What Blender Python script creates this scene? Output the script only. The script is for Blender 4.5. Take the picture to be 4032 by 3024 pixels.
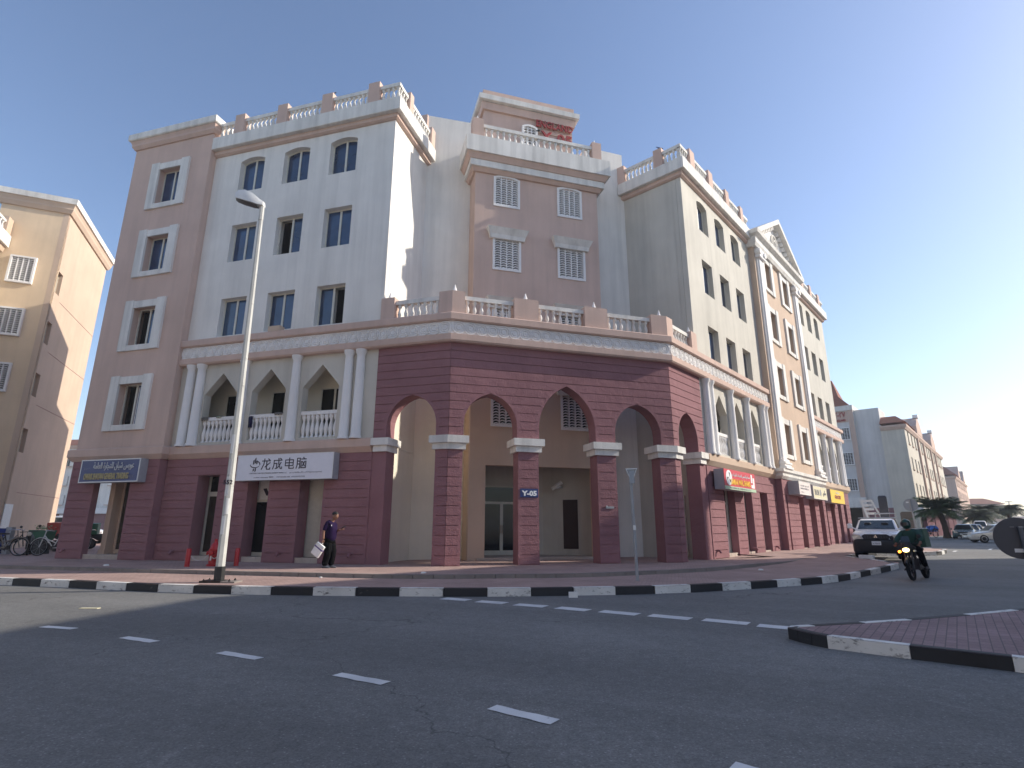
import bpy, bmesh, math, random
from mathutils import Vector, Matrix
from mathutils.geometry import tessellate_polygon
random.seed(7)
rad = math.radians
cos, sin, pi = math.cos, math.sin, math.pi
scene = bpy.context.scene
COL = scene.collection
for o in list(bpy.data.objects): bpy.data.objects.remove(o)

# ---------------------------------------------------------------- camera, sky, sun, exposure
CAM_H = 1.218
PITCH, ROLL = rad(14.637), rad(0.133)
cam_d = bpy.data.cameras.new('camera'); cam = bpy.data.objects.new('camera', cam_d); COL.objects.link(cam)
cam_d.sensor_width = 36.0; cam_d.lens = 36.0 * 2174 / 4032; cam_d.clip_start = 0.05; cam_d.clip_end = 6000
_up0 = Vector((0, -sin(PITCH), cos(PITCH))); _fw = Vector((0, cos(PITCH), sin(PITCH))); _r0 = Vector((1, 0, 0))
_ri = _r0 * cos(ROLL) + _up0 * sin(ROLL); _up = _up0 * cos(ROLL) - _r0 * sin(ROLL)
M = Matrix((_ri, _up, -_fw)).transposed().to_4x4(); M.translation = Vector((0, 0, CAM_H)); cam.matrix_world = M
scene.camera = cam

SUN_AZ = math.atan2(0.166, 0.993)          # from +X towards +Y
SUN_EL = rad(28.2)
world = bpy.data.worlds.new("World"); scene.world = world; world.use_nodes = True
wn = world.node_tree; wn.nodes.clear()
w_out = wn.nodes.new('ShaderNodeOutputWorld'); w_bg = wn.nodes.new('ShaderNodeBackground'); w_sky = wn.nodes.new('ShaderNodeTexSky')
w_sky.sky_type = 'NISHITA'; w_sky.sun_disc = False; w_sky.sun_elevation = SUN_EL; w_sky.sun_rotation = pi / 2 - SUN_AZ
w_sky.air_density = 1.0; w_sky.dust_density = 0.7; w_sky.ozone_density = 1.6; w_sky.altitude = 0
w_bg.inputs['Strength'].default_value = 0.125
w_tint = wn.nodes.new('ShaderNodeVectorMath'); w_tint.operation = 'MULTIPLY'; w_tint.inputs[1].default_value = (1.0, .965, 1.0)
wn.links.new(w_sky.outputs[0], w_tint.inputs[0]); wn.links.new(w_tint.outputs[0], w_bg.inputs['Color']); wn.links.new(w_bg.outputs[0], w_out.inputs['Surface'])
sun_d = bpy.data.lights.new('sun', 'SUN'); sun = bpy.data.objects.new('sun', sun_d); COL.objects.link(sun)
sun_d.energy = 3.4; sun_d.angle = rad(0.5); sun_d.color = (1.0, 0.92, 0.79)
_s = Vector((cos(SUN_AZ) * cos(SUN_EL), sin(SUN_AZ) * cos(SUN_EL), sin(SUN_EL)))
sun.rotation_euler = _s.to_track_quat('Z', 'Y').to_euler(); sun.location = (30, 5, 60)
scene.view_settings.view_transform = 'Standard'; scene.view_settings.look = 'None'
scene.view_settings.gamma = 1.0; scene.view_settings.use_curve_mapping = False
scene.view_settings.exposure = 0.78
scene.render.engine = 'CYCLES'
scene.cycles.max_bounces = 8; scene.cycles.diffuse_bounces = 5; scene.cycles.glossy_bounces = 3
scene.cycles.use_denoising = True; scene.cycles.sample_clamp_indirect = 6

# ---------------------------------------------------------------- materials
MATS = {}
def new_mat(name):
    m = bpy.data.materials.new(name); m.use_nodes = True; MATS[name] = m
    nt = m.node_tree; return m, nt, nt.nodes['Principled BSDF'], nt.links
def N(nt, typ, **kw):
    n = nt.nodes.new(typ)
    for k, v in kw.items():
        if k.startswith('i_'): n.inputs[k[2:].replace('_', ' ')].default_value = v
        else: setattr(n, k, v)
    return n
def mapr(nt, links, src, a, b, lo, hi):
    n = N(nt, 'ShaderNodeMapRange'); links.new(src, n.inputs[0])
    for i, v in enumerate((a, b, lo, hi)): n.inputs[i + 1].default_value = v
    return n.outputs[0]
def mul(nt, links, a, b):
    n = N(nt, 'ShaderNodeMath', operation='MULTIPLY'); links.new(a, n.inputs[0])
    if isinstance(b, (int, float)): n.inputs[1].default_value = b
    else: links.new(b, n.inputs[1])
    return n.outputs[0]
def scaled(nt, links, vec, s):
    n = N(nt, 'ShaderNodeVectorMath', operation='MULTIPLY'); links.new(vec, n.inputs[0]); n.inputs[1].default_value = s; return n.outputs[0]
def noise(nt, links, vec, scale, detail=3, rough=0.55):
    n = N(nt, 'ShaderNodeTexNoise'); n.inputs['Scale'].default_value = scale; n.inputs['Detail'].default_value = detail
    n.inputs['Roughness'].default_value = rough; links.new(vec, n.inputs['Vector']); return n.outputs[0]
def colmul(nt, links, col, fac):
    n = N(nt, 'ShaderNodeVectorMath', operation='SCALE')
    if isinstance(col, tuple): n.inputs[0].default_value = col[:3]
    else: links.new(col, n.inputs[0])
    links.new(fac, n.inputs['Scale']); return n.outputs[0]
def mixc(nt, links, fac, a, b):
    n = N(nt, 'ShaderNodeMix', data_type='RGBA'); links.new(fac, n.inputs[0])
    for v, i in ((a, 6), (b, 7)):
        if isinstance(v, tuple): n.inputs[i].default_value = v if len(v) == 4 else v + (1,)
        else: links.new(v, n.inputs[i])
    return n.outputs[2]
def bump(nt, links, bsdf, h, strength, dist=0.02):
    b = N(nt, 'ShaderNodeBump'); b.inputs['Strength'].default_value = strength; b.inputs['Distance'].default_value = dist
    links.new(h, b.inputs['Height']); links.new(b.outputs[0], bsdf.inputs['Normal'])

def stucco(name, col, streak=0.10, blotch=0.07, bmp=0.25, coarse=0.0, rough=0.92):
    m, nt, b, L = new_mat(name); g = N(nt, 'ShaderNodeNewGeometry'); P = g.outputs['Position']
    f1 = mapr(nt, L, noise(nt, L, P, 0.55, 5, .6), .3, .7, 1 - blotch, 1 + blotch)
    f2 = mapr(nt, L, noise(nt, L, scaled(nt, L, P, (2.6, 2.6, .16)), 1.0, 4, .6), .42, .8, 1.0, 1 - streak * 1.6)
    f3 = mapr(nt, L, noise(nt, L, P, 40, 2), .2, .8, .96, 1.04)
    c = colmul(nt, L, col, mul(nt, L, mul(nt, L, f1, f2), f3)); L.new(c, b.inputs['Base Color'])
    b.inputs['Roughness'].default_value = rough
    b.inputs['Specular IOR Level'].default_value = .25
    h = noise(nt, L, P, 26, 4, .65)
    if coarse:
        n2 = noise(nt, L, P, 3.2, 4, .6); a = N(nt, 'ShaderNodeMath', operation='MULTIPLY_ADD'); L.new(n2, a.inputs[0]); a.inputs[1].default_value = coarse; L.new(h, a.inputs[2]); h = a.outputs[0]
    bump(nt, L, b, h, bmp, .03)
    return m
def plain(name, col, rough=.5, metal=0.0, var=.06, scale=6.0, spec=.5, coat=0.0, bmp=0.0):
    m, nt, b, L = new_mat(name); t = N(nt, 'ShaderNodeTexCoord'); P = t.outputs['Object']
    n_ = noise(nt, L, P, scale, 4)
    L.new(colmul(nt, L, col, mapr(nt, L, n_, .3, .7, 1 - var, 1 + var)), b.inputs['Base Color'])
    L.new(mapr(nt, L, n_, .3, .7, max(0, rough - .05), min(1, rough + .05)), b.inputs['Roughness'])
    if rough >= .85: spec = .12
    b.inputs['Metallic'].default_value = metal; b.inputs['Specular IOR Level'].default_value = spec; b.inputs['Coat Weight'].default_value = coat
    if bmp: bump(nt, L, b, noise(nt, L, P, scale * 6, 3), bmp, .01)
    return m
def glass_dark(name, col, rough=.04, ior=1.75):
    m, nt, b, L = new_mat(name); g = N(nt, 'ShaderNodeNewGeometry')
    n_ = noise(nt, L, g.outputs['Position'], 1.3, 3)
    L.new(colmul(nt, L, col, mapr(nt, L, n_, .3, .7, .7, 1.3)), b.inputs['Base Color'])
    b.inputs['Roughness'].default_value = rough; b.inputs['IOR'].default_value = ior
    bump(nt, L, b, noise(nt, L, g.outputs['Position'], 1.6, 1), .03, .05)
    return m
def emit(name, col, strength):
    m, nt, b, L = new_mat(name); b.inputs['Base Color'].default_value = col + (1,); b.inputs['Emission Color'].default_value = col + (1,); b.inputs['Emission Strength'].default_value = strength
    t = N(nt, 'ShaderNodeTexCoord'); L.new(mapr(nt, L, noise(nt, L, t.outputs['Object'], 20), .3, .7, strength * .7, strength * 1.3), b.inputs['Emission Strength']); return m
def asphalt(name):
    m, nt, b, L = new_mat(name); g = N(nt, 'ShaderNodeNewGeometry'); P = g.outputs['Position']
    f1 = mapr(nt, L, noise(nt, L, P, .16, 6, .62), .3, .7, .80, 1.18)
    f2 = mapr(nt, L, noise(nt, L, P, 55, 4, .75), .25, .75, .55, 1.5)
    f3 = mapr(nt, L, noise(nt, L, P, 9, 5, .75), .3, .7, .84, 1.16)
    pale = mapr(nt, L, noise(nt, L, P, .8, 7, .74), .62, .72, 1.0, 1.30)
    dk = mapr(nt, L, noise(nt, L, scaled(nt, L, P, (2.2, 3.0, 1)), .8, 6, .75), .62, .74, 1.0, .66)
    # wheel tracks that follow the two lanes
    rot = N(nt, 'ShaderNodeVectorRotate', rotation_type='Z_AXIS'); L.new(P, rot.inputs['Vector']); rot.inputs['Angle'].default_value = rad(24)
    tr = mapr(nt, L, noise(nt, L, scaled(nt, L, rot.outputs[0], (.05, .85, 1)), 1.0, 3, .5), .35, .65, .90, 1.10)
    vo = N(nt, 'ShaderNodeTexVoronoi', feature='F1'); L.new(P, vo.inputs['Vector']); vo.inputs['Scale'].default_value = 22
    st = mapr(nt, L, vo.outputs['Distance'], .0, .25, 1.9, 1.0)
    cr = N(nt, 'ShaderNodeTexVoronoi', feature='DISTANCE_TO_EDGE'); L.new(P, cr.inputs['Vector']); cr.inputs['Scale'].default_value = .16
    wob = N(nt, 'ShaderNodeVectorMath', operation='MULTIPLY_ADD'); nz = N(nt, 'ShaderNodeTexNoise'); nz.inputs['Scale'].default_value = 1.2; nz.inputs['Detail'].default_value = 5; L.new(P, nz.inputs['Vector']); L.new(nz.outputs[1], wob.inputs[0]); wob.inputs[1].default_value = (1.6, 1.6, 0); L.new(P, wob.inputs[2]); L.new(wob.outputs[0], cr.inputs['Vector'])
    ck = mapr(nt, L, cr.outputs['Distance'], .0006, .0022, .62, 1.0)
    f = mul(nt, L, mul(nt, L, mul(nt, L, f1, f2), mul(nt, L, f3, pale)), mul(nt, L, mul(nt, L, dk, st), mul(nt, L, tr, ck)))
    L.new(colmul(nt, L, (.172, .170, .165), f), b.inputs['Base Color']); b.inputs['Roughness'].default_value = .82; b.inputs['Specular IOR Level'].default_value = .35
    bump(nt, L, b, noise(nt, L, P, 70, 4, .75), .7, .012)
    return m
def paving(name, c1, c2, mort, ang, bw=.2, bh=.1):
    m, nt, b, L = new_mat(name); g = N(nt, 'ShaderNodeNewGeometry'); P = g.outputs['Position']
    r = N(nt, 'ShaderNodeVectorRotate', rotation_type='Z_AXIS'); L.new(P, r.inputs['Vector']); r.inputs['Angle'].default_value = ang
    br = N(nt, 'ShaderNodeTexBrick'); L.new(r.outputs[0], br.inputs['Vector'])
    br.inputs['Color1'].default_value = c1 + (1,); br.inputs['Color2'].default_value = c2 + (1,); br.inputs['Mortar'].default_value = mort + (1,)
    br.inputs['Scale'].default_value = 1.0; br.inputs['Brick Width'].default_value = bw; br.inputs['Row Height'].default_value = bh; br.inputs['Mortar Size'].default_value = .006; br.inputs['Bias'].default_value = -.1
    f1 = mapr(nt, L, noise(nt, L, P, .7, 6, .65), .3, .7, .78, 1.16)
    f2 = mapr(nt, L, noise(nt, L, P, 30, 3), .3, .7, .9, 1.1)
    L.new(colmul(nt, L, br.outputs['Color'], mul(nt, L, f1, f2)), b.inputs['Base Color']); b.inputs['Roughness'].default_value = .88
    inv = N(nt, 'ShaderNodeMath', operation='SUBTRACT'); inv.inputs[0].default_value = 1; L.new(br.outputs['Fac'], inv.inputs[1])
    bump(nt, L, b, inv.outputs[0], .5, .008)
    return m
def worn(name, col, under, lo=.52, hi=.6, scale=5.0, rough=.7):
    """paint worn through to what is under it"""
    m, nt, b, L = new_mat(name); g = N(nt, 'ShaderNodeNewGeometry'); P = g.outputs['Position']
    n1 = noise(nt, L, scaled(nt, L, P, (1, 1, 2.2)), scale, 6, .72)
    c = mixc(nt, L, mapr(nt, L, n1, lo, hi, 0, 1), col, under)
    L.new(colmul(nt, L, c, mapr(nt, L, noise(nt, L, P, 2.0, 4), .3, .7, .86, 1.1)), b.inputs['Base Color']); b.inputs['Roughness'].default_value = rough
    bump(nt, L, b, n1, .3, .01); return m

stucco('white_stucco', (.77, .74, .69), streak=.11)
stucco('cream_stucco', (.58, .55, .485), streak=.10, blotch=.08)
stucco('trim_white', (.76, .735, .69), streak=.20, blotch=.09)
stucco('pink_stucco', (.60, .44, .37), streak=.09)
stucco('peach_stucco', (.56, .425, .325), streak=.05)
stucco('maroon', (.285, .143, .155), streak=.03, blotch=.12, bmp=.6, coarse=2.2)
stucco('beige_stucco', (.64, .485, .375), streak=.04)
stucco('bounce_cream', (.76, .71, .60), streak=.04)  # white wall colour with warm bounced sunlight painted in, for the lower walls
stucco('bounce_ochre', (.72, .54, .36), streak=.04)  # pink of the tower's lower sides, yellowed by painted-in bounced light
stucco('plaster_white', (.80, .78, .76), streak=.03)
stucco('roof_grey', (.35, .34, .32))
stucco('ochre_stucco', (.68, .525, .365), streak=.05)
stucco('tile_red', (.30, .13, .09), streak=.1)
stucco('far_cream', (.62, .57, .48)); stucco('far_grey', (.64, .62, .60)); stucco('far_pink', (.60, .44, .36))
stucco('stone_step', (.26, .23, .21), streak=.12, blotch=.15)
stucco('tile_beige', (.50, .42, .36), blotch=.12)
plain('frame_cream', (.62, .60, .52), .5)
plain('frame_white', (.72, .72, .70), .45)
glass_dark('window_glass', (.018, .045, .11)); glass_dark('window_glass_deep', (.012, .03, .075), rough=.06); glass_dark('window_glass_pale', (.035, .065, .12), rough=.10, ior=1.65)
glass_dark('shop_glass', (.012, .013, .014), ior=1.38)
glass_dark('pale_glass', (.13, .17, .17), rough=.12, ior=1.45)
glass_dark('amber_glass', (.05, .045, .035), ior=1.6)
plain('void', (.006, .006, .007), .9, spec=.1)
plain('door_brown', (.035, .018, .014), .6)
plain('sign_white', (.74, .74, .80), .45, var=.02)
plain('sign_blue', (.075, .088, .19), .55, var=.18, scale=1.2)
plain('sign_navy', (.02, .04, .16), .5)
plain('sign_red', (.60, .035, .06), .5)
plain('sign_yellow', (.80, .55, .05), .5)
plain('sign_cream', (.72, .66, .45), .5)
plain('sign_pinkwhite', (.76, .69, .66), .5)
plain('sign_side', (.34, .35, .38), .5)
plain('ink', (.025, .02, .04), .6)
plain('ink_grey', (.26, .26, .30), .6)
plain('letter_gold', (.46, .37, .18), .5)
plain('letter_silver', (.60, .59, .58), .5)
plain('letter_yellow', (.90, .52, .03), .5)
plain('letter_white', (.85, .85, .85), .5)
plain('letter_red', (.34, .045, .04), .5)
plain('green_strip', (.45, .60, .42), .5)
plain('paper', (.78, .78, .76), .7)
plain('poster_blue', (.05, .22, .45), .4)
asphalt('asphalt')
paving('paving_pink', (.42, .285, .25), (.37, .245, .215), (.22, .165, .145), rad(16))
paving('paving_island', (.30, .20, .20), (.25, .165, .165), (.13, .10, .10), rad(-52), .22, .11)
stucco('sand', (.44, .37, .29), blotch=.15)
worn('kerb_white', (.72, .71, .68), (.20, .19, .18), .56, .66, 5.5)
worn('kerb_black', (.022, .022, .025), (.16, .15, .15), .64, .78, 5.0)
worn('road_paint', (.66, .66, .66), (.09, .09, .09), .60, .72, 9.0)
worn('pole_paint', (.50, .50, .47), (.30, .30, .29), .6, .7, 3.0)
plain('galvanised', (.33, .34, .36), .5, metal=.35)
plain('sign_back', (.07, .073, .085), .5, metal=.2)
plain('sign_post', (.10, .105, .12), .5, metal=.2)
plain('black_paint', (.012, .012, .014), .45)
plain('hydrant_red', (.42, .012, .018), .42)
plain('chain_metal', (.55, .5, .48), .4)
plain('skin', (.26, .13, .085), .6, scale=20)
plain('hair', (.012, .009, .009), .7)
plain('shirt_purple', (.018, .008, .040), .85, bmp=.2)
plain('trousers_black', (.003, .003, .004), .85)
plain('shoe', (.10, .11, .13), .5)
plain('bag_white', (.80, .80, .80), .6)
plain('bag_stripe', (.10, .07, .24), .6)
plain('jacket_green', (.012, .055, .04), .75, bmp=.2)
plain('helmet_green', (.012, .06, .045), .3)
plain('visor', (.03, .035, .04), .12)
plain('box_green', (.05, .12, .08), .55)
plain('tyre', (.014, .014, .015), .85)
plain('rim', (.30, .30, .31), .35, metal=.7)
plain('engine', (.05, .05, .055), .4, metal=.5)
plain('car_white', (.82, .82, .84), .3, coat=.5, var=.02)
plain('car_silver', (.50, .50, .49), .3, metal=.3, coat=.5, var=.03)
plain('car_teal', (.03, .085, .10), .28, coat=.6)
plain('car_dark', (.03, .032, .04), .3, coat=.5)
plain('car_grey', (.25, .26, .28), .3, coat=.5)
plain('black_plastic', (.014, .014, .016), .55)
plain('lamp_lens', (.55, .50, .42), .12, coat=.6)
plain('chrome', (.75, .75, .76), .15, metal=1.0)
glass_dark('car_glass', (.035, .045, .05), ior=1.6)
emit('headlamp', (1.0, .80, .32), 5.0); emit('indicator', (1.0, .22, .02), 7.0)
plain('bark', (.085, .06, .045), .95, bmp=.6, scale=9)
plain('frond', (.075, .12, .045), .6, var=.35, scale=1.5)
plain('frond_far', (.085, .105, .06), .7, var=.3, scale=1.5)
plain('bird_dark', (.02, .021, .027), .6)
plain('cloth_grey', (.16, .15, .14), .95); plain('cloth_navy', (.02, .02, .06), .95); plain('cloth_green', (.28, .30, .22), .95)
plain('crate_green', (.015, .11, .055), .5); plain('crate_blue', (.02, .05, .28), .5); plain('box_red', (.40, .05, .03), .5)
plain('veg', (.32, .38, .22), .8, var=.3, scale=12)
plain('bike_white', (.60, .60, .58), .35); plain('bike_tan', (.20, .17, .14), .4); plain('bike_black', (.012, .012, .013), .4)
plain('wood_brown', (.19, .12, .07), .7); plain('awning', (.45, .40, .30), .8)
plain('lens_dark', (.09, .085, .08), .18, coat=.5)
plain('pigeon_blue', (.02, .05, .14), .6)
plain('blue_tarp', (.03, .15, .55), .6)

# ---------------------------------------------------------------- mesh helpers
class MB:
    def __init__(s): s.v = []; s.f = []; s.smooth = False
    def face(s, pts):
        i = len(s.v); s.v += [tuple(p) for p in pts]; s.f.append(tuple(range(i, i + len(pts))))
    def hexa(s, b, t):
        """b, t: four bottom / four top points, same order"""
        i = len(s.v); s.v += [tuple(p) for p in b] + [tuple(p) for p in t]
        s.f += [(i + 3, i + 2, i + 1, i), (i + 4, i + 5, i + 6, i + 7)] + [(i + k, i + (k + 1) % 4, i + 4 + (k + 1) % 4, i + 4 + k) for k in range(4)]
    def box(s, fr, t0, t1, o0, o1, z0, z1):
        q = ((t0, o0), (t1, o0), (t1, o1), (t0, o1))
        s.hexa([fr.p(t, o, z0) for t, o in q], [fr.p(t, o, z1) for t, o in q])
    def prism(s, fr, poly, o0, o1, holes=()):
        """poly / holes: (t, z) outlines in the facade plane, pushed from o0 (back) to o1 (front)"""
        loops = [list(poly)] + [list(h) for h in holes]
        flat = [q for lp in loops for q in lp]
        tris = tessellate_polygon([[Vector((q[0], q[1], 0)) for q in lp] for lp in loops])
        for o in (o0, o1):
            i = len(s.v); s.v += [fr.p(t, o, z) for t, z in flat]
            s.f += [tuple(i + k for k in t) for t in tris]
        for lp in loops:
            i = len(s.v); n = len(lp); s.v += [fr.p(t, o0, z) for t, z in lp] + [fr.p(t, o1, z) for t, z in lp]
            s.f += [(i + k, i + (k + 1) % n, i + n + (k + 1) % n, i + n + k) for k in range(n)]
    def plan(s, pts, z0, z1):
        """vertical prism over a plan polygon"""
        tris = tessellate_polygon([[Vector((p[0], p[1], 0)) for p in pts]]); n = len(pts)
        i = len(s.v); s.v += [(p[0], p[1], z0) for p in pts] + [(p[0], p[1], z1) for p in pts]
        s.f += [tuple(i + k for k in t) for t in tris] + [tuple(i + n + k for k in t) for t in tris]
        s.f += [(i + k, i + (k + 1) % n, i + n + (k + 1) % n, i + n + k) for k in range(n)]
    def tube(s, pts, r, n=8, cap=True):
        pts = [Vector(p) for p in pts]; rs = r if isinstance(r, (list, tuple)) else [r] * len(pts); i0 = len(s.v)
        for k, p in enumerate(pts):
            d = (pts[min(k + 1, len(pts) - 1)] - pts[max(k - 1, 0)]).normalized()
            a = d.orthogonal().normalized() if k == 0 else (a - d * a.dot(d)).normalized()
            b = d.cross(a)
            s.v += [tuple(p + (a * cos(2 * pi * j / n) + b * sin(2 * pi * j / n)) * rs[k]) for j in range(n)]
        for k in range(len(pts) - 1):
            for j in range(n):
                a0 = i0 + k * n + j; a1 = i0 + k * n + (j + 1) % n
                s.f.append((a0, a1, a1 + n, a0 + n))
        if cap:
            s.f.append(tuple(i0 + j for j in range(n))[::-1]); s.f.append(tuple(i0 + (len(pts) - 1) * n + j for j in range(n)))
    def lathe(s, c, prof, n=12, axis='z'):
        i0 = len(s.v); c = Vector(c)
        for r, h in prof:
            for j in range(n):
                x, y = r * cos(2 * pi * j / n), r * sin(2 * pi * j / n)
                q = (x, y, h) if axis == 'z' else ((h, x, y) if axis == 'x' else (x, h, y))
                s.v.append(tuple(c + Vector(q)))
        for k in range(len(prof) - 1):
            for j in range(n):
                a0 = i0 + k * n + j; a1 = i0 + k * n + (j + 1) % n; s.f.append((a0, a1, a1 + n, a0 + n))
        s.f.append(tuple(i0 + j for j in range(n))[::-1]); s.f.append(tuple(i0 + (len(prof) - 1) * n + j for j in range(n)))
    def torus(s, c, R_, r, ax='y', n=20, m=6, a0=0, a1=2 * pi, sq=1.0):
        c = Vector(c); full = abs(a1 - a0 - 2 * pi) < 1e-6; i0 = len(s.v); nn = n if full else n + 1
        for k in range(nn):
            a = a0 + (a1 - a0) * k / n
            for j in range(m):
                b = 2 * pi * j / m; rr = R_ + r * cos(b); h = r * sin(b) * sq
                q = {'y': (rr * cos(a), h, rr * sin(a)), 'x': (h, rr * cos(a), rr * sin(a)), 'z': (rr * cos(a), rr * sin(a), h)}[ax]
                s.v.append(tuple(c + Vector(q)))
        for k in range(n):
            for j in range(m):
                k2 = (k + 1) % nn; s.f.append((i0 + k * m + j, i0 + k2 * m + j, i0 + k2 * m + (j + 1) % m, i0 + k * m + (j + 1) % m))
    def rbox(s, x0, x1, y0, y1, z0, z1): s.box(WORLD, x0, x1, y0, y1, z0, z1)
    def loft(s, rings, cap=True):
        i0 = len(s.v); n = len(rings[0])
        for r in rings: s.v += [tuple(p) for p in r]
        for k in range(len(rings) - 1):
            for j in range(n): s.f.append((i0 + k * n + j, i0 + k * n + (j + 1) % n, i0 + (k + 1) * n + (j + 1) % n, i0 + (k + 1) * n + j))
        if cap: s.f.append(tuple(i0 + j for j in range(n))[::-1]); s.f.append(tuple(i0 + (len(rings) - 1) * n + j for j in range(n)))
    def sweep(s, path, prof, closed=True, mitre_ends=None):
        """prof: closed (offset, z) outline swept along a plan path; offset to the right of the direction of travel"""
        P = [Vector(p[:2]) for p in path]; mit = []
        for k in range(len(P)):
            d0 = (P[k] - P[k - 1]).normalized() if k else None; d1 = (P[k + 1] - P[k]).normalized() if k < len(P) - 1 else None
            n0 = Vector((d0.y, -d0.x)) if d0 else None; n1 = Vector((d1.y, -d1.x)) if d1 else None
            if n0 is None: mit.append(n1)
            elif n1 is None: mit.append(n0)
            else:
                m = (n0 + n1).normalized(); mit.append(m / max(.2, m.dot(n0)))
        rings = [[(P[k].x + mit[k].x * o, P[k].y + mit[k].y * o, z) for o, z in prof] for k in range(len(P))]
        n = len(prof); i0 = len(s.v)
        for r in rings: s.v += r
        for k in range(len(P) - 1):
            for j in range(n): s.f.append((i0 + k * n + j, i0 + k * n + (j + 1) % n, i0 + (k + 1) * n + (j + 1) % n, i0 + (k + 1) * n + j))
        tris = tessellate_polygon([[Vector((o, z, 0)) for o, z in prof]])
        for base in (i0, i0 + (len(P) - 1) * n): s.f += [tuple(base + q for q in t) for t in tris]
    def mesh(s, name, m, smooth=False):
        me = bpy.data.meshes.new(name); me.from_pydata(s.v, [], s.f)
        bm = bmesh.new(); bm.from_mesh(me); bmesh.ops.remove_doubles(bm, verts=bm.verts, dist=1e-5); bmesh.ops.recalc_face_normals(bm, faces=bm.faces)
        if smooth:
            for f in bm.faces: f.smooth = True
        bm.to_mesh(me); bm.free()
        if smooth and smooth != 2: 
            try: me.set_sharp_from_angle(angle=rad(40))
            except Exception: pass
        me.materials.append(MATS[m] if isinstance(m, str) else m); return me
    def build(s, name, m, parent=None, smooth=False, label=None):
        return link(name, s.mesh(name, m, smooth), parent, label)
def link(name, me, parent=None, label=None, loc=None):
    o = bpy.data.objects.new(name, me); COL.objects.link(o)
    if parent is not None:
        o.parent = parent
        if parent.type == 'EMPTY' and not parent.get('_local'): o.location = -parent.location
    if loc is not None: o.location = Vector(o.location) + Vector(loc)
    if label: o['label'] = label
    return o
class Fr:
    def __init__(s, o, a, z=0.0):
        s.o = Vector(o[:2]); s.a = Vector(a[:2]).normalized(); s.n = Vector((s.a.y, -s.a.x)); s.z = z; s.flip = 1
    def p(s, t, off, z):
        q = s.o + s.a * t + s.n * off; return (q.x, q.y, z + s.z)
    def q(s, t, off=0): return s.o + s.a * t + s.n * off
class FrL(Fr):
    """frame whose t runs to the left as seen from the street"""
    def __init__(s, o, a, z=0.0):
        Fr.__init__(s, o, a, z); s.n = -s.n; s.flip = -1
class _W(Fr):
    def __init__(s): s.z = 0; s.flip = 1
    def p(s, t, off, z): return (t, off, z)
WORLD = _W()
LOCALS = set()
def thing(name, label, cat, loc=(0, 0, 0), group=None, local=False):
    o = bpy.data.objects.new(name, None); COL.objects.link(o); o.location = loc; o.empty_display_size = .3
    o['label'] = label; o['category'] = cat
    if group: o['group'] = group
    if local: o['_local'] = 1
    return o
def tag(o, label, cat, group=None):
    o['label'] = label; o['category'] = cat
    if group: o['group'] = group
    return o
def struct(o): o['kind'] = 'structure'; return o
def stuff(o): o['kind'] = 'stuff'; return o
def copy_tree(o, parent=None):
    c = o.copy(); COL.objects.link(c)
    if parent is not None: c.parent = parent
    for ch in o.children: copy_tree(ch, c)
    return c
def text_mesh(s, size, extrude=.004, align='CENTER', bold=0.0):
    c = bpy.data.curves.new('t', 'FONT'); c.body = s; c.size = size; c.extrude = extrude; c.align_x = align; c.offset = bold; c.resolution_u = 2
    o = bpy.data.objects.new('t', c); COL.objects.link(o); dg = bpy.context.evaluated_depsgraph_get()
    me = bpy.data.meshes.new_from_object(o.evaluated_get(dg)); bpy.data.objects.remove(o)
    return me
def lettering(fr, s, size, t, z, off, m, parent, name='lettering', extrude=.006, width=None, bold=0.0, height=None):
    """flat or raised letters on a facade, reading left to right from the street, centred on t with baseline z"""
    me = text_mesh(s, size, extrude, 'CENTER', bold)
    xs = [v.co.x for v in me.vertices]; ys = [v.co.y for v in me.vertices]
    if not xs: return None
    cx = (min(xs) + max(xs)) / 2; k = (width / (max(xs) - min(xs))) if width else 1.0; kh = (height / (max(ys) - min(ys))) if height else (1.0 if not width else min(k, 1.0) if False else 1.0)
    for v in me.vertices:
        x, y, d = (v.co.x - cx) * k, v.co.y * kh, v.co.z
        v.co = fr.p(t + fr.flip * x, off + d + extrude, z + y)
    me.materials.clear(); me.materials.append(MATS[m]); return link(name, me, parent)
# Arabic letters: contextual forms, laid out right to left
_AR = {'ا': (0xFE8D, 2), 'أ': (0xFE83, 2), 'ب': (0xFE8F, 4), 'ة': (0xFE93, 2), 'ت': (0xFE95, 4), 'ج': (0xFE9D, 4), 'ح': (0xFEA1, 4), 'خ': (0xFEA5, 4), 'د': (0xFEA9, 2), 'ذ': (0xFEAB, 2),
       'ر': (0xFEAD, 2), 'ز': (0xFEAF, 2), 'س': (0xFEB1, 4), 'ش': (0xFEB5, 4), 'ص': (0xFEB9, 4), 'ط': (0xFEC1, 4), 'ع': (0xFEC9, 4), 'غ': (0xFECD, 4), 'ف': (0xFED1, 4), 'ق': (0xFED5, 4),
       'ك': (0xFED9, 4), 'ل': (0xFEDD, 4), 'م': (0xFEE1, 4), 'ن': (0xFEE5, 4), 'ه': (0xFEE9, 4), 'و': (0xFEED, 2), 'ي': (0xFEF1, 4), 'ء': (0xFE80, 1)}
def arabic(s):
    out = []
    for i, ch in enumerate(s):
        if ch not in _AR: out.append(ch); continue
        base, n = _AR[ch]; pv = s[i - 1] if i else ' '; nx = s[i + 1] if i + 1 < len(s) else ' '
        jp = pv in _AR and _AR[pv][1] == 4 and n > 1; jn = nx in _AR and _AR[nx][1] > 1 and n == 4
        out.append(chr(base + (3 if jp and jn else 1 if jp else 2 if jn else 0)))
    return ''.join(reversed(out))

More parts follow.
